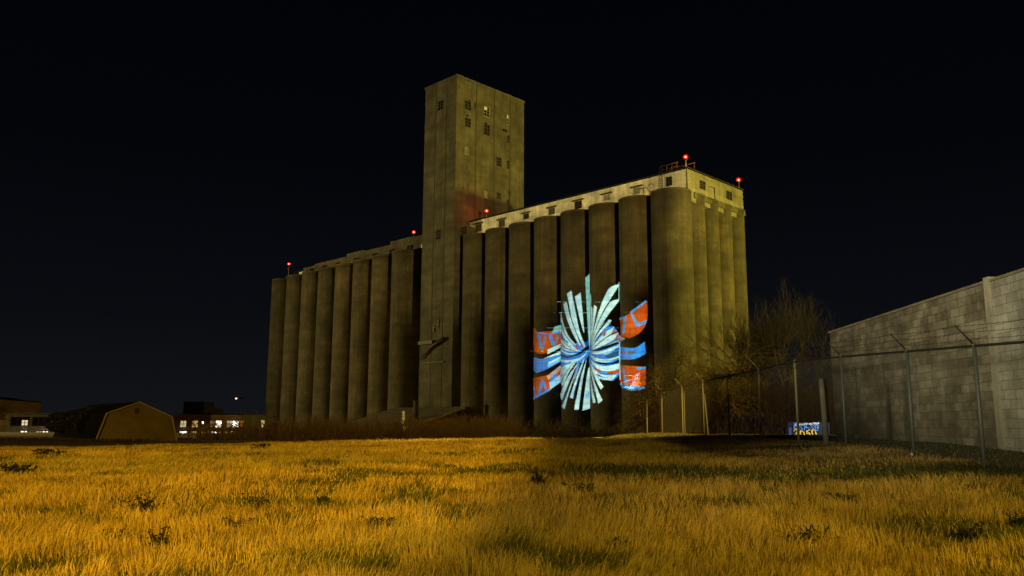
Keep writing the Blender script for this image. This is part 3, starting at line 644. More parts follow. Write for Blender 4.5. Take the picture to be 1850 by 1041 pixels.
# fine mortar-like scan lines of the projected picture
img *= np.where((np.floor(GY/2.6) % 4 == 0)[..., None], .86, 1.0)
PR = Vector((-1.1, -.9, 1.75))                      # projector position
dx_, dy_ = (GX-925)/F, (520.5-GY)/F
dirs = dx_[..., None]*np.array(cR)+dy_[..., None]*np.array(cU)+np.array(f0)
nV = np.array(V); o_ = np.array(O); e_ = np.array([0, 0, EYE])
tt = ((-2.2)-np.dot(e_-o_, nV))/(dirs@nV)           # meets the plane of the silo fronts
hit = e_+dirs*tt[..., None]; q = hit-np.array(PR)
ax = q[q.shape[0]//2, q.shape[1]//2]; ax = ax/np.linalg.norm(ax)
sv = np.array(PR)+q/(q@ax)[..., None]*.5
ny_, nx_ = GX.shape; idx = np.arange(nx_*ny_).reshape(ny_, nx_)
fc = np.stack([idx[:-1, :-1].ravel(), idx[:-1, 1:].ravel(), idx[1:, 1:].ravel(), idx[1:, :-1].ravel()], 1)
me = np_mesh('slide', sv.reshape(-1, 3), fc, False)
ca = me.color_attributes.new('dye', 'FLOAT_COLOR', 'POINT'); ca.data.foreach_set('color', np.concatenate([img, np.ones(img.shape[:2]+(1,))], 2).astype(np.float32).ravel())
M_slide = bpy.data.materials.new('slide_film'); M_slide.use_nodes = True; t = M_slide.node_tree; t.nodes.clear()
oo = t.nodes.new('ShaderNodeOutputMaterial'); tb = t.nodes.new('ShaderNodeBsdfTransparent'); an = t.nodes.new('ShaderNodeAttribute'); an.attribute_name = 'dye'
t.links.new(an.outputs['Color'], tb.inputs[0]); t.links.new(tb.outputs[0], oo.inputs[0])
M_black = mat('black_housing', (.006, .006, .006), .6)
prj = thing('slide_projector', 'black slide projector on a tripod throwing the coloured artwork onto the silos', 'projector', (PR.x, PR.y, 0))
link('slide', me, M_slide, prj)
A = Vector(ax); Bx = A.cross(Vector((0, 0, 1))).normalized(); Cx = Bx.cross(A)
m = MB()
c00, c10, c11, c01 = [Vector(sv[i, j]) for i, j in ((0, 0), (0, -1), (-1, -1), (-1, 0))]
cen = (c00+c11)/2; hw = .12
outer = [cen-Bx*hw+Cx*hw, cen+Bx*hw+Cx*hw, cen+Bx*hw-Cx*hw, cen-Bx*hw-Cx*hw]; inner = [c00, c10, c11, c01]
bk = [p-A*.62 for p in outer]
for i in range(4):
    j = (i+1) % 4; m.face([outer[i], outer[j], inner[j], inner[i]]); m.face([outer[i], outer[j], bk[j], bk[i]])
m.face(bk); m.build('housing', M_black, prj)
m = MB(); top = PR-Vector((0, 0, .16))+A*.2
for t_ in (0, 2.1, 4.2): m.tube([top, (PR.x+.35*math.cos(t_), PR.y+.35*math.sin(t_), gzf(PR.x, PR.y))], .014, 6)
m.build('tripod', M_black, prj)
l = bpy.data.lights.new('projector_lamp', 'SPOT'); l.energy = 1.2e7; l.spot_size = R_(13.4); l.spot_blend = 0; l.shadow_soft_size = .0002; l.color = (.76, 1, 1.5)
lo = bpy.data.objects.new('projector_lamp', l); col.objects.link(lo); lo.parent = prj; lo.location = (0, 0, PR.z); lo.rotation_euler = A.to_track_quat('-Z', 'Y').to_euler()

# ------------------------------------------------------------------ block-walled building on the right
def wall_mat(name, dark, mid, light, mortar, bright=1):
    m = mat(name, light); k = NT(m)
    g = k.n('ShaderNodeNewGeometry'); sp_ = k.n('ShaderNodeSeparateXYZ'); k.l(g.outputs['Position'], sp_.inputs[0])
    cb = k.n('ShaderNodeCombineXYZ'); k.l(sp_.outputs['Y'], cb.inputs[0]); k.l(sp_.outputs['Z'], cb.inputs[1])
    br = k.n('ShaderNodeTexBrick'); k.l(cb.outputs[0], br.inputs['Vector']); br.inputs['Scale'].default_value = 1
    br.inputs['Brick Width'].default_value = .40; br.inputs['Row Height'].default_value = .20; br.inputs['Mortar Size'].default_value = .009; br.inputs['Mortar Smooth'].default_value = .4
    br.inputs['Color1'].default_value = (0, 0, 0, 1); br.inputs['Color2'].default_value = (1, 1, 1, 1); br.inputs['Mortar'].default_value = (.5, .5, .5, 1)
    big = k.noise(.8, (1, 1, 1.5), 9, .72); 
    t = k.math('ADD', k.math('MULTIPLY', big, 1.5), k.math('MULTIPLY', br.outputs['Color'], .24)); t = k.math('SUBTRACT', t, .37)
    c = k.ramp(t, [(.28, dark), (.5, mid), (.72, light)])
    dp = k.ramp(k.noise(2.2, (1, 1, .3), 8, .7), [(.35, (.62, .62, .62)), (.65, (1.15, 1.15, 1.15))]); c = k.mix('MULTIPLY', .9, c, dp)
    c = k.mix('MIX', k.math('MULTIPLY', br.outputs['Fac'], .55), c, mortar)
    z = k.math('SUBTRACT', sp_.outputs['Z'], 1.15)
    k.l(c, k.b.inputs['Base Color'])
    h = k.math('SUBTRACT', k.noise(9, detail=6), k.math('MULTIPLY', br.outputs['Fac'], 1.6)); k.bump(h, .6, .02)
    return m
M_block = wall_mat('stained_block', (.13, .115, .07), (.22, .20, .145), (.37, .35, .275), (.055, .048, .03))
M_block2 = wall_mat('painted_block', (.30, .30, .25), (.40, .40, .35), (.50, .50, .45), (.10, .10, .08))
M_cap = concrete('wall_coping', (.20, .18, .13), (.38, .35, .28), .4, 90)
bw = thing('block_building', 'long stained concrete block building behind the chain link fence at the right', 'building', (13, 18, 1.1))
def wx_(y): return 10.45+.036*(y-18)
WTOP = EYE+3.15
YC, YP = 27.9, 17.95
m = MB()
def wseg(y0, y1, th, z0, z1, off=0): 
    x0, x1 = wx_(y0)+off, wx_(y1)+off
    m.hexa([(x0, y0, z0), (x0+th, y0, z0), (x1+th, y1, z0), (x1, y1, z0)], [(x0, y0, z1), (x0+th, y0, z1), (x1+th, y1, z1), (x1, y1, z1)])
wseg(YP+.003, YC, .3, .7, WTOP); m.hexa([(wx_(YC)+.303, YC-.3, .7), (22, YC-.3, .7), (22, YC, .7), (wx_(YC)+.303, YC, .7)], [(wx_(YC)+.303, YC-.3, WTOP), (22, YC-.3, WTOP), (22, YC, WTOP), (wx_(YC)+.303, YC, WTOP)])
m.build('wall', M_block, bw)['label'] = 'darker stained block wall'
m = MB(); wseg(4, YP-.20, .3, .7, WTOP); m.build('wall', M_block2, bw)['label'] = 'paler painted block wall'
m = MB(); wseg(YP-.197, YP, .34, .7, WTOP+.12, -.05); m.build('pilaster', M_pilaster, bw)
m = MB(); wseg(YP+.01, YC+.05, .4, WTOP+.003, WTOP+.06, -.05); wseg(4, YP-.21, .4, WTOP+.003, WTOP+.06, -.04); m.build('coping', M_cap, bw)
m = MB(); m.face([(wx_(4)+.3, 4, WTOP-.1), (22, 4, WTOP-.1), (22, YC-.3, WTOP-.1), (wx_(YC)+.3, YC-.3, WTOP-.1)]); m.build('roof', M_roofdark, bw)

# ------------------------------------------------------------------ chain link fence
fence = thing('chain_link_fence', 'tall chain link fence with barbed wire arms along the right side of the field', 'fence', (7.8, 14, .9))
def fx(y): return 7.40+(14-28)*-.0245+(y-14)*-.0245*.9 if False else 7.86-(y-14)*.022
FH = 2.0
def ftop(y): return gzs(y)+FH
_fy = [8, 11, 14, 16.3, 19.6, 22.4, 25.5, 28.9, 32.3, 35.9, 40.3, 43.9, 50]
_fb = [.70, .83, .98, 1.09, 1.25, 1.36, 1.35, 1.36, 1.35, 1.30, 1.28, 1.1, 1.0]
def gzs(y): return float(np.interp(y, _fy, _fb))
posts = [10.95, 14.0, 16.3, 19.4, 22.4, 25.5, 28.9, 32.3, 35.9, 40.3]
M_post = mat('galvanised_post', (.085, .10, .10), .6, .2); M_post2 = mat('bare_post', (.30, .28, .21), .7)
def post(x, y, zt, r=.032, arm=True, name='post', parent=fence, mt=M_post2):
    m = MB(); m.tube([(x, y, gzf(x, y)-.1), (x, y, zt)], r, 8); m.cyl((x, y), 0, 0, 0, 8, 0, [zt-.02, zt+.03], [r*1.25, r*.8]); o = m.build(name, mt, parent)
    if arm:
        m = MB(); m.tube([(x, y, zt), (x-.30, y, zt+.33)], [.018, .014], 5); m.build('barbed_wire_arm', M_darkpipe if y < 24 else mt, o)
    return o
for y in posts: post(fx(y), y, ftop(y)+.02, .034 if y < 24 else .034, True, mt=M_post if y < 21 else M_post2)
m = MB(); ys = [8]+[y for y in np.arange(9, 41, 1.0)]+[40.3]
m.tube([(fx(y), y, ftop(y)) for y in ys], .026, 6); m.build('top_rail', M_darkpipe, fence)
# dead vines bundled along the top rail farther back
m = MB(); r_ = random.Random(4)
for i in range(900):
    y = r_.uniform(21, 42); c = Vector((fx(y)+r_.gauss(0, .04), y, ftop(y)+r_.gauss(-.02, .045+.0018*y)))
    d = Vector((r_.gauss(0, .06), r_.uniform(.1, .45), r_.gauss(0, .06)))
    m.tube([c, c+d*.5+Vector((0, 0, r_.gauss(0, .02))), c+d], [.009, .008, .005], 3, caps=False)
vine = m.build('dead_vine', mat('dead_vine', (.05, .032, .016)), None); tag(vine, 'dead brown vine tangled along the top rail of the chain link fence', 'vine', kind='stuff')
m = MB()
P = lambda y, h: Vector((fx(y), y, gzs(y)+h))
n_ = 0
y = 8.0
stp = .075
while y < 41:
    for sgn in (1, -1):
        y1 = y+sgn*FH*.9
        h0, h1 = .04, FH
        a, b = y, y1
        if b > 41: h1 = h0+(h1-h0)*(41-a)/(b-a); b = 41
        if b < 8: h1 = h0+(h1-h0)*(a-8)/(a-b); b = 8
        pts = [P(a+(b-a)*q, h0+(h1-h0)*q)+Vector((.004*sgn, 0, 0)) for q in (0, .5, 1)]
        m.tube(pts, .0015, 3, caps=False)
    y += stp
m.build('chain_link_mesh', mat('dull_wire', (.15, .155, .14), .7), fence)
for i, (dx1, dz1) in enumerate([(-.10, .11), (-.20, .22), (-.295, .325)]):
    m = MB(); pts = []
    for a, b in zip(posts[:-1], posts[1:]):
        for q in (0, .33, .66): yy = a+(b-a)*q; pts.append((fx(yy)+dx1, yy, ftop(yy)+dz1-.02*math.sin(q*math.pi)))
    m.tube(pts, .004, 3)
    for p_, q_ in zip(pts[:-1], pts[1:]):
        for t in (.1, .3, .5, .7, .9):
            c = Vector(p_).lerp(Vector(q_), t)
            if c.y < 26: m.tube([c-Vector((.02, .01, .02)), c+Vector((.02, .01, .02))], .003, 3, caps=False)
    m.build('barbed_wire', M_darkpipe, fence)
def loose_post(px, py_top, y, r, label, lean=0, mt=M_post2, arm=None):
    q = at(px, py_top, y); z0 = gzf(q.x, y)-.1
    m = MB(); m.tube([(q.x+lean, y, z0), (q.x, y, q.z)], r, 10); 
    o = thing('standing_post', label, 'post', (q.x, y, z0), None); m.build('pole', mt, o)
    m = MB(); m.cyl((q.x, y), 0, 0, 0, 10, 0, [q.z-.02, q.z+.02], [r*1.3, r*.9]); m.build('cap', mt, o); return o
loose_post(1168.5, 722, 43.5, .030, 'thin white pipe, leftmost of the posts beside the projected artwork', mt=mat('white_pipe', (.42, .40, .32)))
loose_post(1236, 708, 37.5, .030, 'thin pipe close behind a fence post, right of the bare branch tips')
loose_post(1273, 712, 36, .030, 'slender pipe leaning beside a fence post under the bare tree', .12)
# wooden post
q = at(1484, 686, 20.2); w = .068; z0 = gzf(q.x, 20.2)-.2; zt = q.z; x0 = q.x+.03
o = thing('wooden_post', 'thick weathered wooden post standing alone beside the fence near the graffiti', 'post', (q.x, 20.2, z0))
m = MB(); m.tube([(x0+.01, 20.2, z0), (x0-.01, 20.2, (z0+zt)/2), (x0-.035, 20.2, zt-.03)], [w, w*.98, w*.93], 12); m.build('shaft', M_wood, o)
m = MB(); m.cyl((x0-.035, 20.2), 0, 0, 0, 12, 0, [zt-.027, zt+.02], [w*.9, w*.55]); m.build('cut_top', M_wood, o)

# ------------------------------------------------------------------ trees and brush
M_bark = concrete('bare_bark', (.10, .075, .045), (.19, .145, .09), .5, 60); M_twig = mat('twigs', (.26, .20, .095)); M_twig2 = mat('reddish_twigs', (.030, .020, .013)); M_brush = mat('brush_twigs', (.13, .075, .032)); M_dead = mat('dead_leaf', (.15, .08, .03))
def grow(m, r, p, d, L, rad, depth, maxd, spread, droop, kids, wig=.16, up=0):
    n = 4 if depth < 2 else 3; pts = [p.copy()]; q = p.copy(); dd = d.copy(); rads = [rad]
    for i in range(n):
        dd = (dd+Vector((r.gauss(0, wig), r.gauss(0, wig), r.gauss(0, wig)-droop*depth*.12+up*.1))).normalized(); q = q+dd*(L/n); pts.append(q.copy()); rads.append(rad*(1-.55*(i+1)/n))
    mm = m[0] if depth < 2 else m[1]
    mm.tube(pts, rads, 7 if depth < 1 else (5 if depth < 2 else 3), caps=False)
    if depth >= maxd: return
    for k_ in range(kids[depth]):
        t = r.uniform(.25 if depth else .45, 1); i = min(int(t*n), n-1); c = pts[i].lerp(pts[i+1], t*n-i)
        dirn = (pts[i+1]-pts[i]).normalized(); s = Vector((r.gauss(0, 1), r.gauss(0, 1), r.gauss(0, 1))); s = (s-dirn*s.dot(dirn)).normalized()
        nd = (dirn*r.uniform(.5, 1)+s*spread*r.uniform(.5, 1.2)).normalized()
        grow(m, r, c, nd, L*r.uniform(.5, .82), max(rad*.52, .006), depth+1, maxd, spread, droop, kids, wig, up)
def tree(px, Y, h, r0_, label, seed, stems=1, maxd=4, spread=.9, droop=.5, kids=(5, 5, 5, 4), L0=.42, up=0, tw=None, name='bare_tree', minr=.006, group=None):
    q = at(px, 770, Y); b = Vector((q.x, Y, gzf(q.x, Y)-.1)); o = thing(name, label, 'tree', b, group); r = random.Random(seed); A_, B_ = MB(), MB()
    for s in range(stems):
        a = r.uniform(0, 6.28); t = 0 if stems == 1 else .33
        grow((A_, B_), r, b+Vector((r.gauss(0, .15*(stems > 1)), r.gauss(0, .15*(stems > 1)), 0)), Vector((math.cos(a)*t+r.gauss(0, .05), math.sin(a)*t, 1)).normalized(), h*L0, r0_, 0, maxd, spread, droop, kids, .14, up)
    A_.build('trunk', M_bark, o); B_.build('crown', tw or M_twig, o); return o
G1 = 'bare trees behind the chain link fence'
tree(1268, 58, 9.6, .12, 'bare spreading tree before the corner silo, twigs reaching the right of the artwork', 11, 2, 4, 1.1, .55, (7, 7, 6, 5), .45, group=G1)
tree(1292, 61, 9.4, .11, 'bare low tree with arching twigs in front of the right end silos', 23, 2, 4, 1.15, .7, (7, 7, 6, 5), .42, group=G1)
tree(1205, 64, 6.4, .09, 'low bare tree right of the artwork at the left end of the fence', 71, 2, 4, 1.1, .5, (6, 6, 5, 4), .42, group=G1)
tree(1335, 62, 8.8, .12, 'bare tree whose branches rise against the right edge of the elevator', 35, 2, 4, 1.0, .45, (7, 6, 6, 4), .45, group=G1)
tree(1404, 84, 17.0, .20, 'tall bare tree with a fan of reddish twigs against the sky right of the elevator', 47, 3, 5, .55, -.1, (6, 5, 5, 4, 3), .40, 1.2, M_twig2, group=G1)
tree(1310, 47, 4.4, .06, 'small leaning bare tree with a pale trunk between the fence posts', 58, 1, 4, .9, .5, (5, 5, 4, 3), .55, group=G1)
def thicket(name, label, spots, seed, mt, dens, leafy=.0, cat='brush'):
    r = random.Random(seed); m = MB()
    for (x0, x1, Y0, Y1, h) in spots:
        n = int(dens*abs(x1-x0))
        for i in range(n):
            t = r.random(); Y = r.uniform(Y0, Y1); x = (x0+(x1-x0)*t); z = gzf(x, Y)-.1
            hh = h*r.uniform(.45, 1.0)*(.75+.5*float(vnoise(x, Y, 3.0, seed)))
            p = Vector((x, Y, z)); d = Vector((r.gauss(0, .25), r.gauss(0, .25), 1)).normalized(); pts = [p]
            for s in range(4): d = (d+Vector((r.gauss(0, .16), r.gauss(0, .16), r.gauss(0, .06)))).normalized(); pts.append(pts[-1]+d*hh/4)
            w = .010*Y/60; m.tube(pts, [w*1.7, w*1.5, w*1.3, w, w*.7], 3, caps=False)
            for s in range(7):
                k_ = r.randint(0, 3); c = pts[k_].lerp(pts[k_+1], r.random()); e1 = Vector((r.gauss(0, 1), r.gauss(0, 1), r.gauss(.5, .7))).normalized()*hh*r.uniform(.12, .32)
                m.tube([c, c+e1*.5+Vector((0, 0, .03)), c+e1], [w, w*.8, w*.5], 3, caps=False)
                if r.random() < leafy:
                    for u_ in range(3):
                        f = c+e1*r.random(); s1 = Vector((r.gauss(0, 1), r.gauss(0, 1), r.gauss(0, 1))).normalized()*w*5; s2 = s1.cross(Vector((r.gauss(0, 1), r.gauss(0, 1), r.gauss(0, 1)))).normalized()*w*3; m.face([f-s1, f+s2, f+s1, f-s2])
    o = m.build(name, mt, None); tag(o, label, cat, kind='stuff'); return o
thicket('brush', 'dense low brown brush along the foot of the silos beyond the field', [(-34, 0, 84, 100, 2.7), (-10, 6, 78, 92, 2.7), (5, 16, 74, 84, 2.1)], 5, M_brush, 46, .5)
thicket('thicket', 'dark overgrown thicket behind the chain link fence under the bare trees', [(8.6, 21.5, 50, 58, 3.9), (9.2, 20, 46, 50, 2.8), (17, 23, 56, 64, 4.6)], 6, mat('thicket_twigs', (.045, .022, .010)), 150, .9)
thicket('brush', 'dark brush around the foot of the barn and lit buildings at the left', [(-72, -34, 74, 82, .45)], 8, mat('dark_brush_twigs', (.04, .028, .012)), 26, .7)
# leafy dark tree masses left of the barn
def leafy(px, Y, h, w, label, seed, n=5200):
    q = at(px, 770, Y); z = gzf(q.x, Y); b = Vector((q.x, Y, z)); o = thing('evergreen_tree', label, 'tree', b, 'dark trees around the barn'); r = random.Random(seed)
    A_, B_ = MB(), MB(); A_.tube([b-Vector((0, 0, .1)), b+Vector((.1, 0, h*.5)), b+Vector((0, 0, h*.8))], [.2, .14, .06], 7)
    for i in range(5):
        a = r.uniform(0, 6.28); A_.tube([b+Vector((0, 0, h*.35)), b+Vector((math.cos(a)*w*.22, math.sin(a)*w*.22, h*.55)), b+Vector((math.cos(a)*w*.36, math.sin(a)*w*.3, h*.7))], [.08, .06, .03], 5)
    cl = [(Vector((r.uniform(-.4, .4)*w, r.uniform(-.3, .3)*w, h*r.uniform(.3, .86))), r.uniform(.10, .2)*w) for _ in range(16)]
    for i in range(n):
        c, rr = cl[r.randrange(16)]; d = Vector((r.gauss(0, 1), r.gauss(0, 1), r.gauss(0, 1))).normalized()*rr*r.uniform(.6, 1.1); d.z *= .7; f = b+c+d
        s1 = Vector((r.gauss(0, 1), r.gauss(0, 1), r.gauss(0, 1))).normalized()*.17; s2 = s1.cross(Vector((r.gauss(0, 1), r.gauss(0, 1), r.gauss(0, 1)))).normalized()*.10; B_.face([f-s1, f+s2, f+s1, f-s2])
    A_.build('trunk', M_bark, o); B_.build('crown', M_dkleaf, o)
M_dkleaf = mat('dark_leaves', (.020, .024, .012))
leafy(143, 92, 3.3, 4.2, 'dark bushy tree between the left lit building and the barn', 3)
leafy(118, 98, 2.9, 3.4, 'smaller dark bush just right of the left lit building', 4, 3500)

# ------------------------------------------------------------------ barn with a gambrel roof
Yb = 84
Bp = {n: at(x, y, Yb) for n, x, y in [('rg', 252.7, 725.6), ('ls', 192, 746), ('lb', 170, 799), ('rsh', 312, 752.6), ('rb', 322, 799)]}
barn = thing('barn', 'small gambrel-roofed barn facing the field between the two lit buildings', 'barn', (Bp['rg'].x, Yb, 0))
back = Vector((-13, 16, 0)); zb = -.3
lb, rb = Bp['lb'].copy(), Bp['rb'].copy(); lb.z = rb.z = zb
prof = [lb, Bp['ls'], Bp['rg'], Bp['rsh'], rb]; cenb = Vector((Bp['rg'].x, Yb, 1.2))
M_siding = mat('barn_siding', (.30, .24, .15)); k = NT(M_siding)
w_ = k.n('ShaderNodeTexWave', bands_direction='Z'); k.l(k.coord(), w_.inputs[0]); w_.inputs['Scale'].default_value = 2.2; w_.inputs['Distortion'].default_value = .3
c = k.ramp(w_.outputs['Fac'], [(0, (.10, .07, .04)), (.25, (.145, .11, .065)), (1, (.15, .115, .07))]); c = k.mix('MULTIPLY', .7, c, k.ramp(k.noise(.8, detail=7), [(.3, (.6, .6, .6)), (.7, (1.15, 1.15, 1.15))])); k.l(c, k.b.inputs['Base Color'])
inset = [cenb+(p_-cenb)*.955 for p_ in prof]; inset[0].z = inset[4].z = zb
off = Vector((0, .35, 0))
m = MB(); m.face([p_+off for p_ in inset]); m.hexa([p_+off+Vector((0, .02, 0)) for p_ in inset], [p_+back for p_ in inset]); m.build('wall', M_siding, barn)
m = MB()
for i in range(4):
    a, b = prof[i], prof[i+1]; ai, bi = cenb+(a-cenb)*.97, cenb+(b-cenb)*.97
    m.hexa([a, b, b+back, a+back], [ai, bi, bi+back, ai+back])
m.build('roof', M_roofdark, barn)
m = MB()
for i in range(4):
    a, b = prof[i]+Vector((0, -.05, 0)), prof[i+1]+Vector((0, -.05, 0)); ai, bi = cenb+(a-cenb)*.955, cenb+(b-cenb)*.955; t = Vector((0, .04, 0))
    m.hexa([a, b, bi, ai], [a+t, b+t, bi+t, ai+t])
m.build('trim', mat('barn_trim', (.26, .20, .12)), barn)
m = MB(); q = at(248, 742, Yb+.33); m.box(q.x-.22, q.x+.22, Yb+.28, Yb+.345, q.z-.3, q.z+.3); m.build('loft_vent', M_joint, barn)

# ------------------------------------------------------------------ lit buildings far behind at the left
def em(name, c, s): return mat(name, (.05, .05, .05), .4, 0, c, s)
E_pale = em('pale_green_window', (.62, .66, .42), .8); E_yel = em('yellow_window', (.75, .52, .16), .8); E_or = em('orange_window', (.95, .32, .05), .75); E_dim = em('dim_orange_window', (.55, .30, .12), .34)
E_br = em('bright_window', (1, .82, .50), 2.2); E_hot = em('very_bright_window', (1, .93, .80), 6); E_grn = em('green_window', (.42, .42, .06), .42); E_crm = em('cream_window', (.95, .70, .36), .9); E_dk = mat('unlit_glass', (.01, .012, .014), .2)
E_star = em('porch_lamp', (1, .95, .85), 14)
M_brick = concrete('brown_brick', (.10, .05, .03), (.16, .085, .05), .4, 3); M_greyw = concrete('grey_wall', (.16, .15, .11), (.24, .225, .17), .4, 3); M_tan = concrete('tan_wall', (.26, .19, .10), (.36, .27, .15), .3, 4)
for q_ in (M_roofdark,): q_.node_tree.nodes['Principled BSDF'].inputs['Specular IOR Level'].default_value = 0
def fbx(m, x0, y0, x1, y1, Y, d=.3, dy=0):
    a = at(x0, y0, Y); b = at(x1, y1, Y); m.box(a.x, b.x, Y+dy, Y+dy+d, b.z, a.z)
def lit(parent, x0, y0, x1, y1, Y, em_, cols=2, rows=2, lamps=()):
    m = MB(); a = at(x0, y0, Y); b = at(x1, y1, Y); w = b.x-a.x; h = a.z-b.z; t = .12
    m.box(a.x-t, b.x+t, Y-.12, Y-.003, b.z-t, b.z); m.box(a.x-t, b.x+t, Y-.12, Y-.003, a.z, a.z+t); m.box(a.x-t, a.x, Y-.12, Y-.003, b.z, a.z); m.box(b.x, b.x+t, Y-.12, Y-.003, b.z, a.z)
    for i in range(1, cols): m.box(a.x+w*i/cols-.07, a.x+w*i/cols+.07, Y-.11, Y-.06, b.z, a.z)
    for j in range(1, rows):
        for i in range(cols): m.box(a.x+w*i/cols+.071, a.x+w*(i+1)/cols-.071, Y-.105, Y-.06, b.z+h*j/rows-.06, b.z+h*j/rows+.06)
    o = m.build('window', M_joint, parent)
    ems = em_ if isinstance(em_, list) else [em_]; p_ = MB(); r = random.Random(int(x0*7+y0)); k_ = 0
    sub = 1 if len(ems) == 1 else 2
    for i in range(cols*sub):
        for j in range(rows*sub):
            x_0 = a.x+w*i/(cols*sub); x_1 = a.x+w*(i+1)/(cols*sub); z_0 = b.z+h*j/(rows*sub); z_1 = b.z+h*(j+1)/(rows*sub)
            p_.face([(x_0, Y-.03, z_0), (x_1, Y-.03, z_0), (x_1, Y-.03, z_1), (x_0, Y-.03, z_1)], r.randrange(len(ems)))
    p_.build('pane', ems, o)
Yc = 250
bm_ = thing('apartment_building', 'two storey brown building with many lit windows between the barn and the elevator', 'building', at(400, 795, Yc))
m = MB(); fbx(m, 316, 749, 436, 802, Yc, 14); m.build('wall', M_brick, bm_)
m = MB(); fbx(m, 436.1, 749, 500, 802, Yc, 12, .6); m.build('wall', mat('green_grey_wall', (.06, .07, .045)), bm_)['label'] = 'darker side wing'
m = MB(); fbx(m, 315, 747.2, 501, 748.9, Yc, 15, -.3); m.build('roof', M_roofdark, bm_)
m = MB(); fbx(m, 325, 725, 360, 747, Yc, 9, 3); fbx(m, 360.2, 737, 382, 747, Yc, 7, 3); m.build('roof_plant_room', M_roofdark, bm_)
for x0, x1, e_m, c_, r__ in [(326.5, 336, [E_pale, E_pale, E_yel], 2, 2), (347.5, 357, [E_yel, E_yel, E_dim], 2, 2), (380, 389, E_dim, 2, 2), (390.5, 399.5, [E_br, E_crm, E_hot], 2, 2), (410, 419.5, E_crm, 2, 2), (421, 431, [E_hot, E_br, E_hot], 2, 2), (434.5, 439.5, E_or, 1, 1)]: lit(bm_, x0, 760.5, x1, 772, Yc, e_m, c_, r__)
lit(bm_, 364.8, 761.5, 368, 766, Yc, E_br, 1, 1); lit(bm_, 472, 759.5, 478, 772.5, Yc+.6, E_crm, 1, 2)
mixl = [E_br, E_hot, E_yel, E_or, E_yel, E_dim, E_dk]
for x0, x1, e_m, c_ in [(325, 337, [E_hot, E_br, E_pale], 2), (346, 355.5, [E_grn, E_grn, E_yel], 2), (364, 375, [E_yel, E_dim, E_or, E_dk], 2), (376, 398, mixl, 4), (404.5, 431.5, mixl, 5)]: lit(bm_, x0, 779.5, x1, 791, Yc, e_m, c_, 2)
for x, y in ((423, 766.5), (330, 783.5), (389, 782)):
    q = at(x, y, Yc-.5); link('porch_lamp', ico(q, .38, 2), E_star, bm_)
Ya = 200
bl = thing('office_building', 'grey two storey building with dark window bays and few lit panes, far left', 'building', at(60, 795, Ya))
m = MB(); fbx(m, 10, 749, 118, 802, Ya, 14); m.build('wall', M_greyw, bl)
m = MB(); fbx(m, 8, 746.5, 128, 748.9, Ya, 15, -.6); m.build('roof', M_greyw, bl)
m = MB(); fbx(m, -60, 759, 7, 802, Ya, 10, 1.5); m.build('wall', M_tan, bl)['label'] = 'tan wing cut by the picture edge'
for x0, x1 in ((21, 52), (60, 91), (98, 122)):
    lit(bl, x0, 754, x1, 769, Ya, E_dk, 3, 1)
lit(bl, 40, 759.3, 50, 768.6, Ya-.15, E_crm, 2, 2); lit(bl, 99, 760.5, 108, 764.5, Ya-.15, [E_yel, E_grn], 2, 1)
lit(bl, 38, 779, 48, 789, Ya, [E_pale, E_br], 2, 2); lit(bl, 66, 779.5, 76, 789, Ya, [E_or, E_yel], 2, 2); lit(bl, 76.2, 779.5, 86, 789, Ya, [E_br, E_yel], 2, 2); lit(bl, 97, 779, 101.5, 784, Ya, E_yel, 1, 1)
for x, y in ((40.5, 785.5), (78.5, 783.8)):
    q = at(x, y, Ya-.5); link('porch_lamp', ico(q, .34, 2), E_star, bl)
Yd = 230
b2 = thing('warehouse', 'plain tan windowless block rising behind the grey building at the far left', 'building', at(20, 790, Yd))
m = MB(); A_ = at(-70, 706, Yd); B_ = at(74, 728, Yd+6); C_ = B_+Vector((-13.5, 22, 0)); zz = -3
m.hexa([(A_.x, A_.y, zz), (B_.x, B_.y, zz), (C_.x, C_.y, zz), (A_.x, A_.y+24, zz)], [(A_.x, A_.y, B_.z+1.6), (B_.x, B_.y, B_.z), (C_.x, C_.y, B_.z), (A_.x, A_.y+24, B_.z+1.6)]); m.build('wall', M_tan, b2)
m = MB(); m.hexa([(A_.x, A_.y-.15, B_.z+1.603), (B_.x+.2, B_.y-.15, B_.z+.003), (C_.x+.2, C_.y, B_.z+.003), (A_.x, A_.y+24, B_.z+1.603)], [(A_.x, A_.y-.15, B_.z+1.9), (B_.x+.2, B_.y-.15, B_.z+.3), (C_.x+.2, C_.y, B_.z+.3), (A_.x, A_.y+24, B_.z+1.9)]); m.build('roof', M_roofdark, b2)

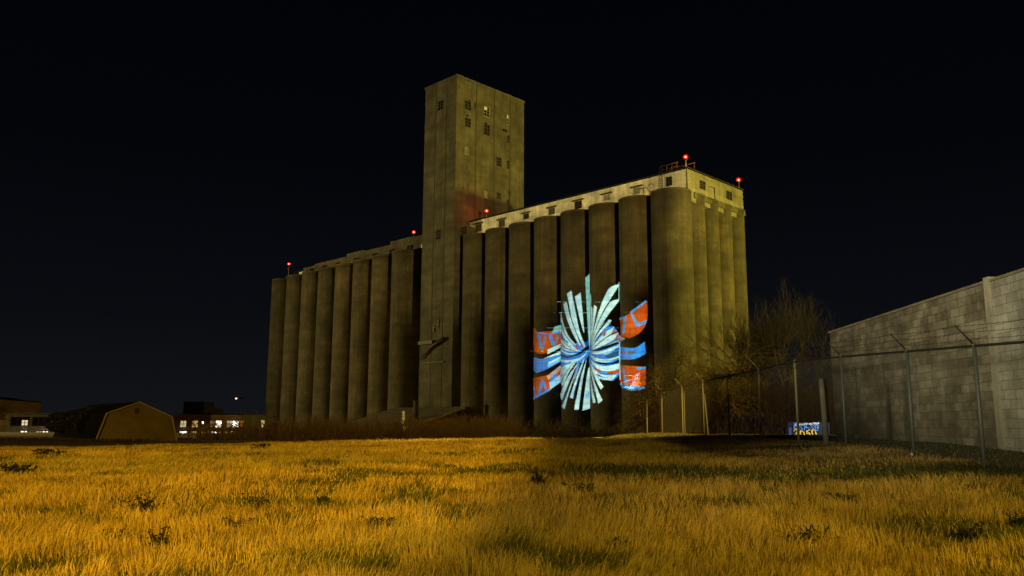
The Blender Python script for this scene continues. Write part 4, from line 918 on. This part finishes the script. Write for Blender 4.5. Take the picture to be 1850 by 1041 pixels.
# ------------------------------------------------------------------ graffiti wall glimpsed through the brush
Yg = 43
gw = thing('graffiti_wall', 'low wall covered in blue and yellow graffiti letters, floodlit behind the wooden post', 'wall', at(1453, 797, Yg))
a, b = at(1423, 763, Yg), at(1500, 800, Yg)
m = MB(); m.box(a.x, b.x, Yg, Yg+.25, b.z-.6, a.z); m.build('panel', mat('blue_black_paint', (.012, .014, .04)), gw)
cu = bpy.data.curves.new('t', 'FONT'); 
def letters(txt, px0, px1, py0, py1, mt, name, sh=0, dy=.03):
    cu = bpy.data.curves.new('lettering', 'FONT'); cu.body = txt; cu.extrude = .01; cu.offset = .012; cu.resolution_u = 3
    o = bpy.data.objects.new('tmp', cu); col.objects.link(o); bpy.context.view_layer.update()
    me = bpy.data.meshes.new_from_object(o.evaluated_get(bpy.context.evaluated_depsgraph_get())); bpy.data.objects.remove(o)
    vs_ = [v.co.copy() for v in me.vertices]; x0 = min(v.x for v in vs_); x1 = max(v.x for v in vs_); y0 = min(v.y for v in vs_); y1 = max(v.y for v in vs_)
    A_ = at(px0, py1, Yg-dy); B_ = at(px1, py0, Yg-dy)
    for v in me.vertices: v.co = Vector((A_.x+(v.co.x-x0)/(x1-x0)*(B_.x-A_.x), A_.y-.01-v.co.z, A_.z+(v.co.y-y0)/(y1-y0)*(B_.z-A_.z)+.06*math.sin(v.co.x*5)))
    me.name = name; return link(name, me, mt, gw)
letters('2050', 1434, 1475, 777, 789, mat('yellow_paint', (.90, .62, .02)), 'yellow_lettering')
letters('BSKS8', 1434, 1479, 766, 777, mat('bright_blue_paint', (.10, .28, .80)), 'blue_lettering')
m = MB(); r = random.Random(2)
for i in range(26):
    x = 1438+i*1.6; q = at(x, 767.5-abs(i-13)*.04+r.uniform(-1.6, 1.2)-(i/26)*2.2, Yg-.045); w = r.uniform(.02, .055); m.box(q.x-w, q.x+w, Yg-.06, Yg-.045+.0005*i, q.z-w*.7, q.z+w*.7)
m.build('white_highlight', mat('white_paint', (.8, .85, .9)), gw)
q = at(1427.5, 782, Yg-.1); m = MB(); m.box(q.x-.07, q.x+.07, Yg-.12, Yg-.003, q.z-.3, q.z+.25); m.build('blue_strip', mat('dark_blue_paint', (.05, .10, .40)), gw)
l = lamp('floodlight', 'SPOT', (b.x+1.0, Yg-3, 3.4), 800, (.92, .95, 1), ((a.x+b.x)/2, Yg, (a.z+b.z)/2), .15, 50, .5)

# ------------------------------------------------------------------ litter, wires, aircraft
def bag(px, py, Y, s, label, seed):
    q = at(px, py, Y); z = gzf(q.x, Y); bm = bmesh.new(); bmesh.ops.create_icosphere(bm, subdivisions=3, radius=1); r = random.Random(seed)
    for v in bm.verts:
        n = 1+.28*math.sin(v.co.x*5+seed)+.2*math.sin(v.co.y*7+v.co.z*4); v.co *= n; v.co.x *= s; v.co.y *= s*.8; v.co.z = max(v.co.z, -.4)*s*.75+(v.co.z > .7)*s*.5
        v.co += Vector((q.x, Y, q.z))
    me = bpy.data.meshes.new('plastic_bag'); bm.to_mesh(me); bm.free(); tag(link('plastic_bag', me, mat('white_plastic', (.62, .60, .50), .5)), label, 'bag')
bag(1379, 786, 25.0, .085, 'crumpled pale plastic bag on the ground between the fence posts under the thicket', 1)
bag(1648, 822, 16.2, .030, 'tiny scrap of white litter at the foot of the second nearest fence post', 2)
M_wire = mat('weathered_cable', (.035, .03, .022), 1); M_wire.node_tree.nodes['Principled BSDF'].inputs['Specular IOR Level'].default_value = 0
WI = [('highest of the thin power lines crossing the sky', 520, 545, 538), ('second thin power line from the top crossing the silos', 548, 565, 550), ('third thin power line from the top crossing the silos', 560, 592, 575), ('lowest thin power line crossing the silos', 590, 634, 612)]
for i, (lab, yl, ym, yr) in enumerate(WI):
    m = MB(); L_ = at(-260, yl-25, 72); C_ = at(925, ym, 66); R2 = at(2050, yr-26, 60); pts = []
    for j in range(41):
        t = j/40; p_ = L_*(1-t)**2+(C_*2-(L_+R2)/2)*2*t*(1-t)+R2*t*t; pts.append(p_)
    m.tube(pts, .005, 4, caps=False); tag(m.build('power_line', M_wire), lab, 'power line', 'power lines across the view')
Yp = 1500
q = at(430, 720, Yp); o = thing('airplane', 'tiny airliner with bright landing lights low in the sky left of the elevator', 'airplane', q)
M_plane = mat('aircraft_skin', (.5, .5, .5), .4)
m = MB(); m.tube([q+Vector((-9, 0, 0)), q+Vector((-7.5, 0, .3)), q+Vector((0, 0, .3)), q+Vector((7, 0, .5)), q+Vector((10, 0, 1))], [.3, 1.1, 1.2, .9, .2], 10); m.build('fuselage', M_plane, o)
m = MB(); m.hexa([q+Vector((-2.5, 0, -.1)), q+Vector((1.5, 0, -.1)), q+Vector((4, 11, .4)), q+Vector((2.8, 11, .4))], [q+Vector((-2.5, 0, .15)), q+Vector((1.5, 0, .15)), q+Vector((4, 11, .5)), q+Vector((2.8, 11, .5))])
m.hexa([q+Vector((-2.5, 0, -.1)), q+Vector((1.5, 0, -.1)), q+Vector((4, -11, .4)), q+Vector((2.8, -11, .4))][::-1], [q+Vector((-2.5, 0, .15)), q+Vector((1.5, 0, .15)), q+Vector((4, -11, .5)), q+Vector((2.8, -11, .5))][::-1]); m.build('wing', M_plane, o)
m = MB(); m.hexa([q+Vector((7.2, -.12, .9)), q+Vector((10, -.12, 1)), q+Vector((10, .12, 1)), q+Vector((7.2, .12, .9))], [q+Vector((9.5, -.1, 4)), q+Vector((10.8, -.1, 4)), q+Vector((10.8, .1, 4)), q+Vector((9.5, .1, 4))]); m.build('tail_fin', M_plane, o)
link('landing_light', ico(q+Vector((-3, -1.5, -.3)), 1.5, 2), em('landing_light', (1, .62, .5), 2.2), o); link('landing_light', ico(q+Vector((-.3, -1.5, 0)), 1.0, 2), em('position_light', (.8, .2, .12), 1.0), o)
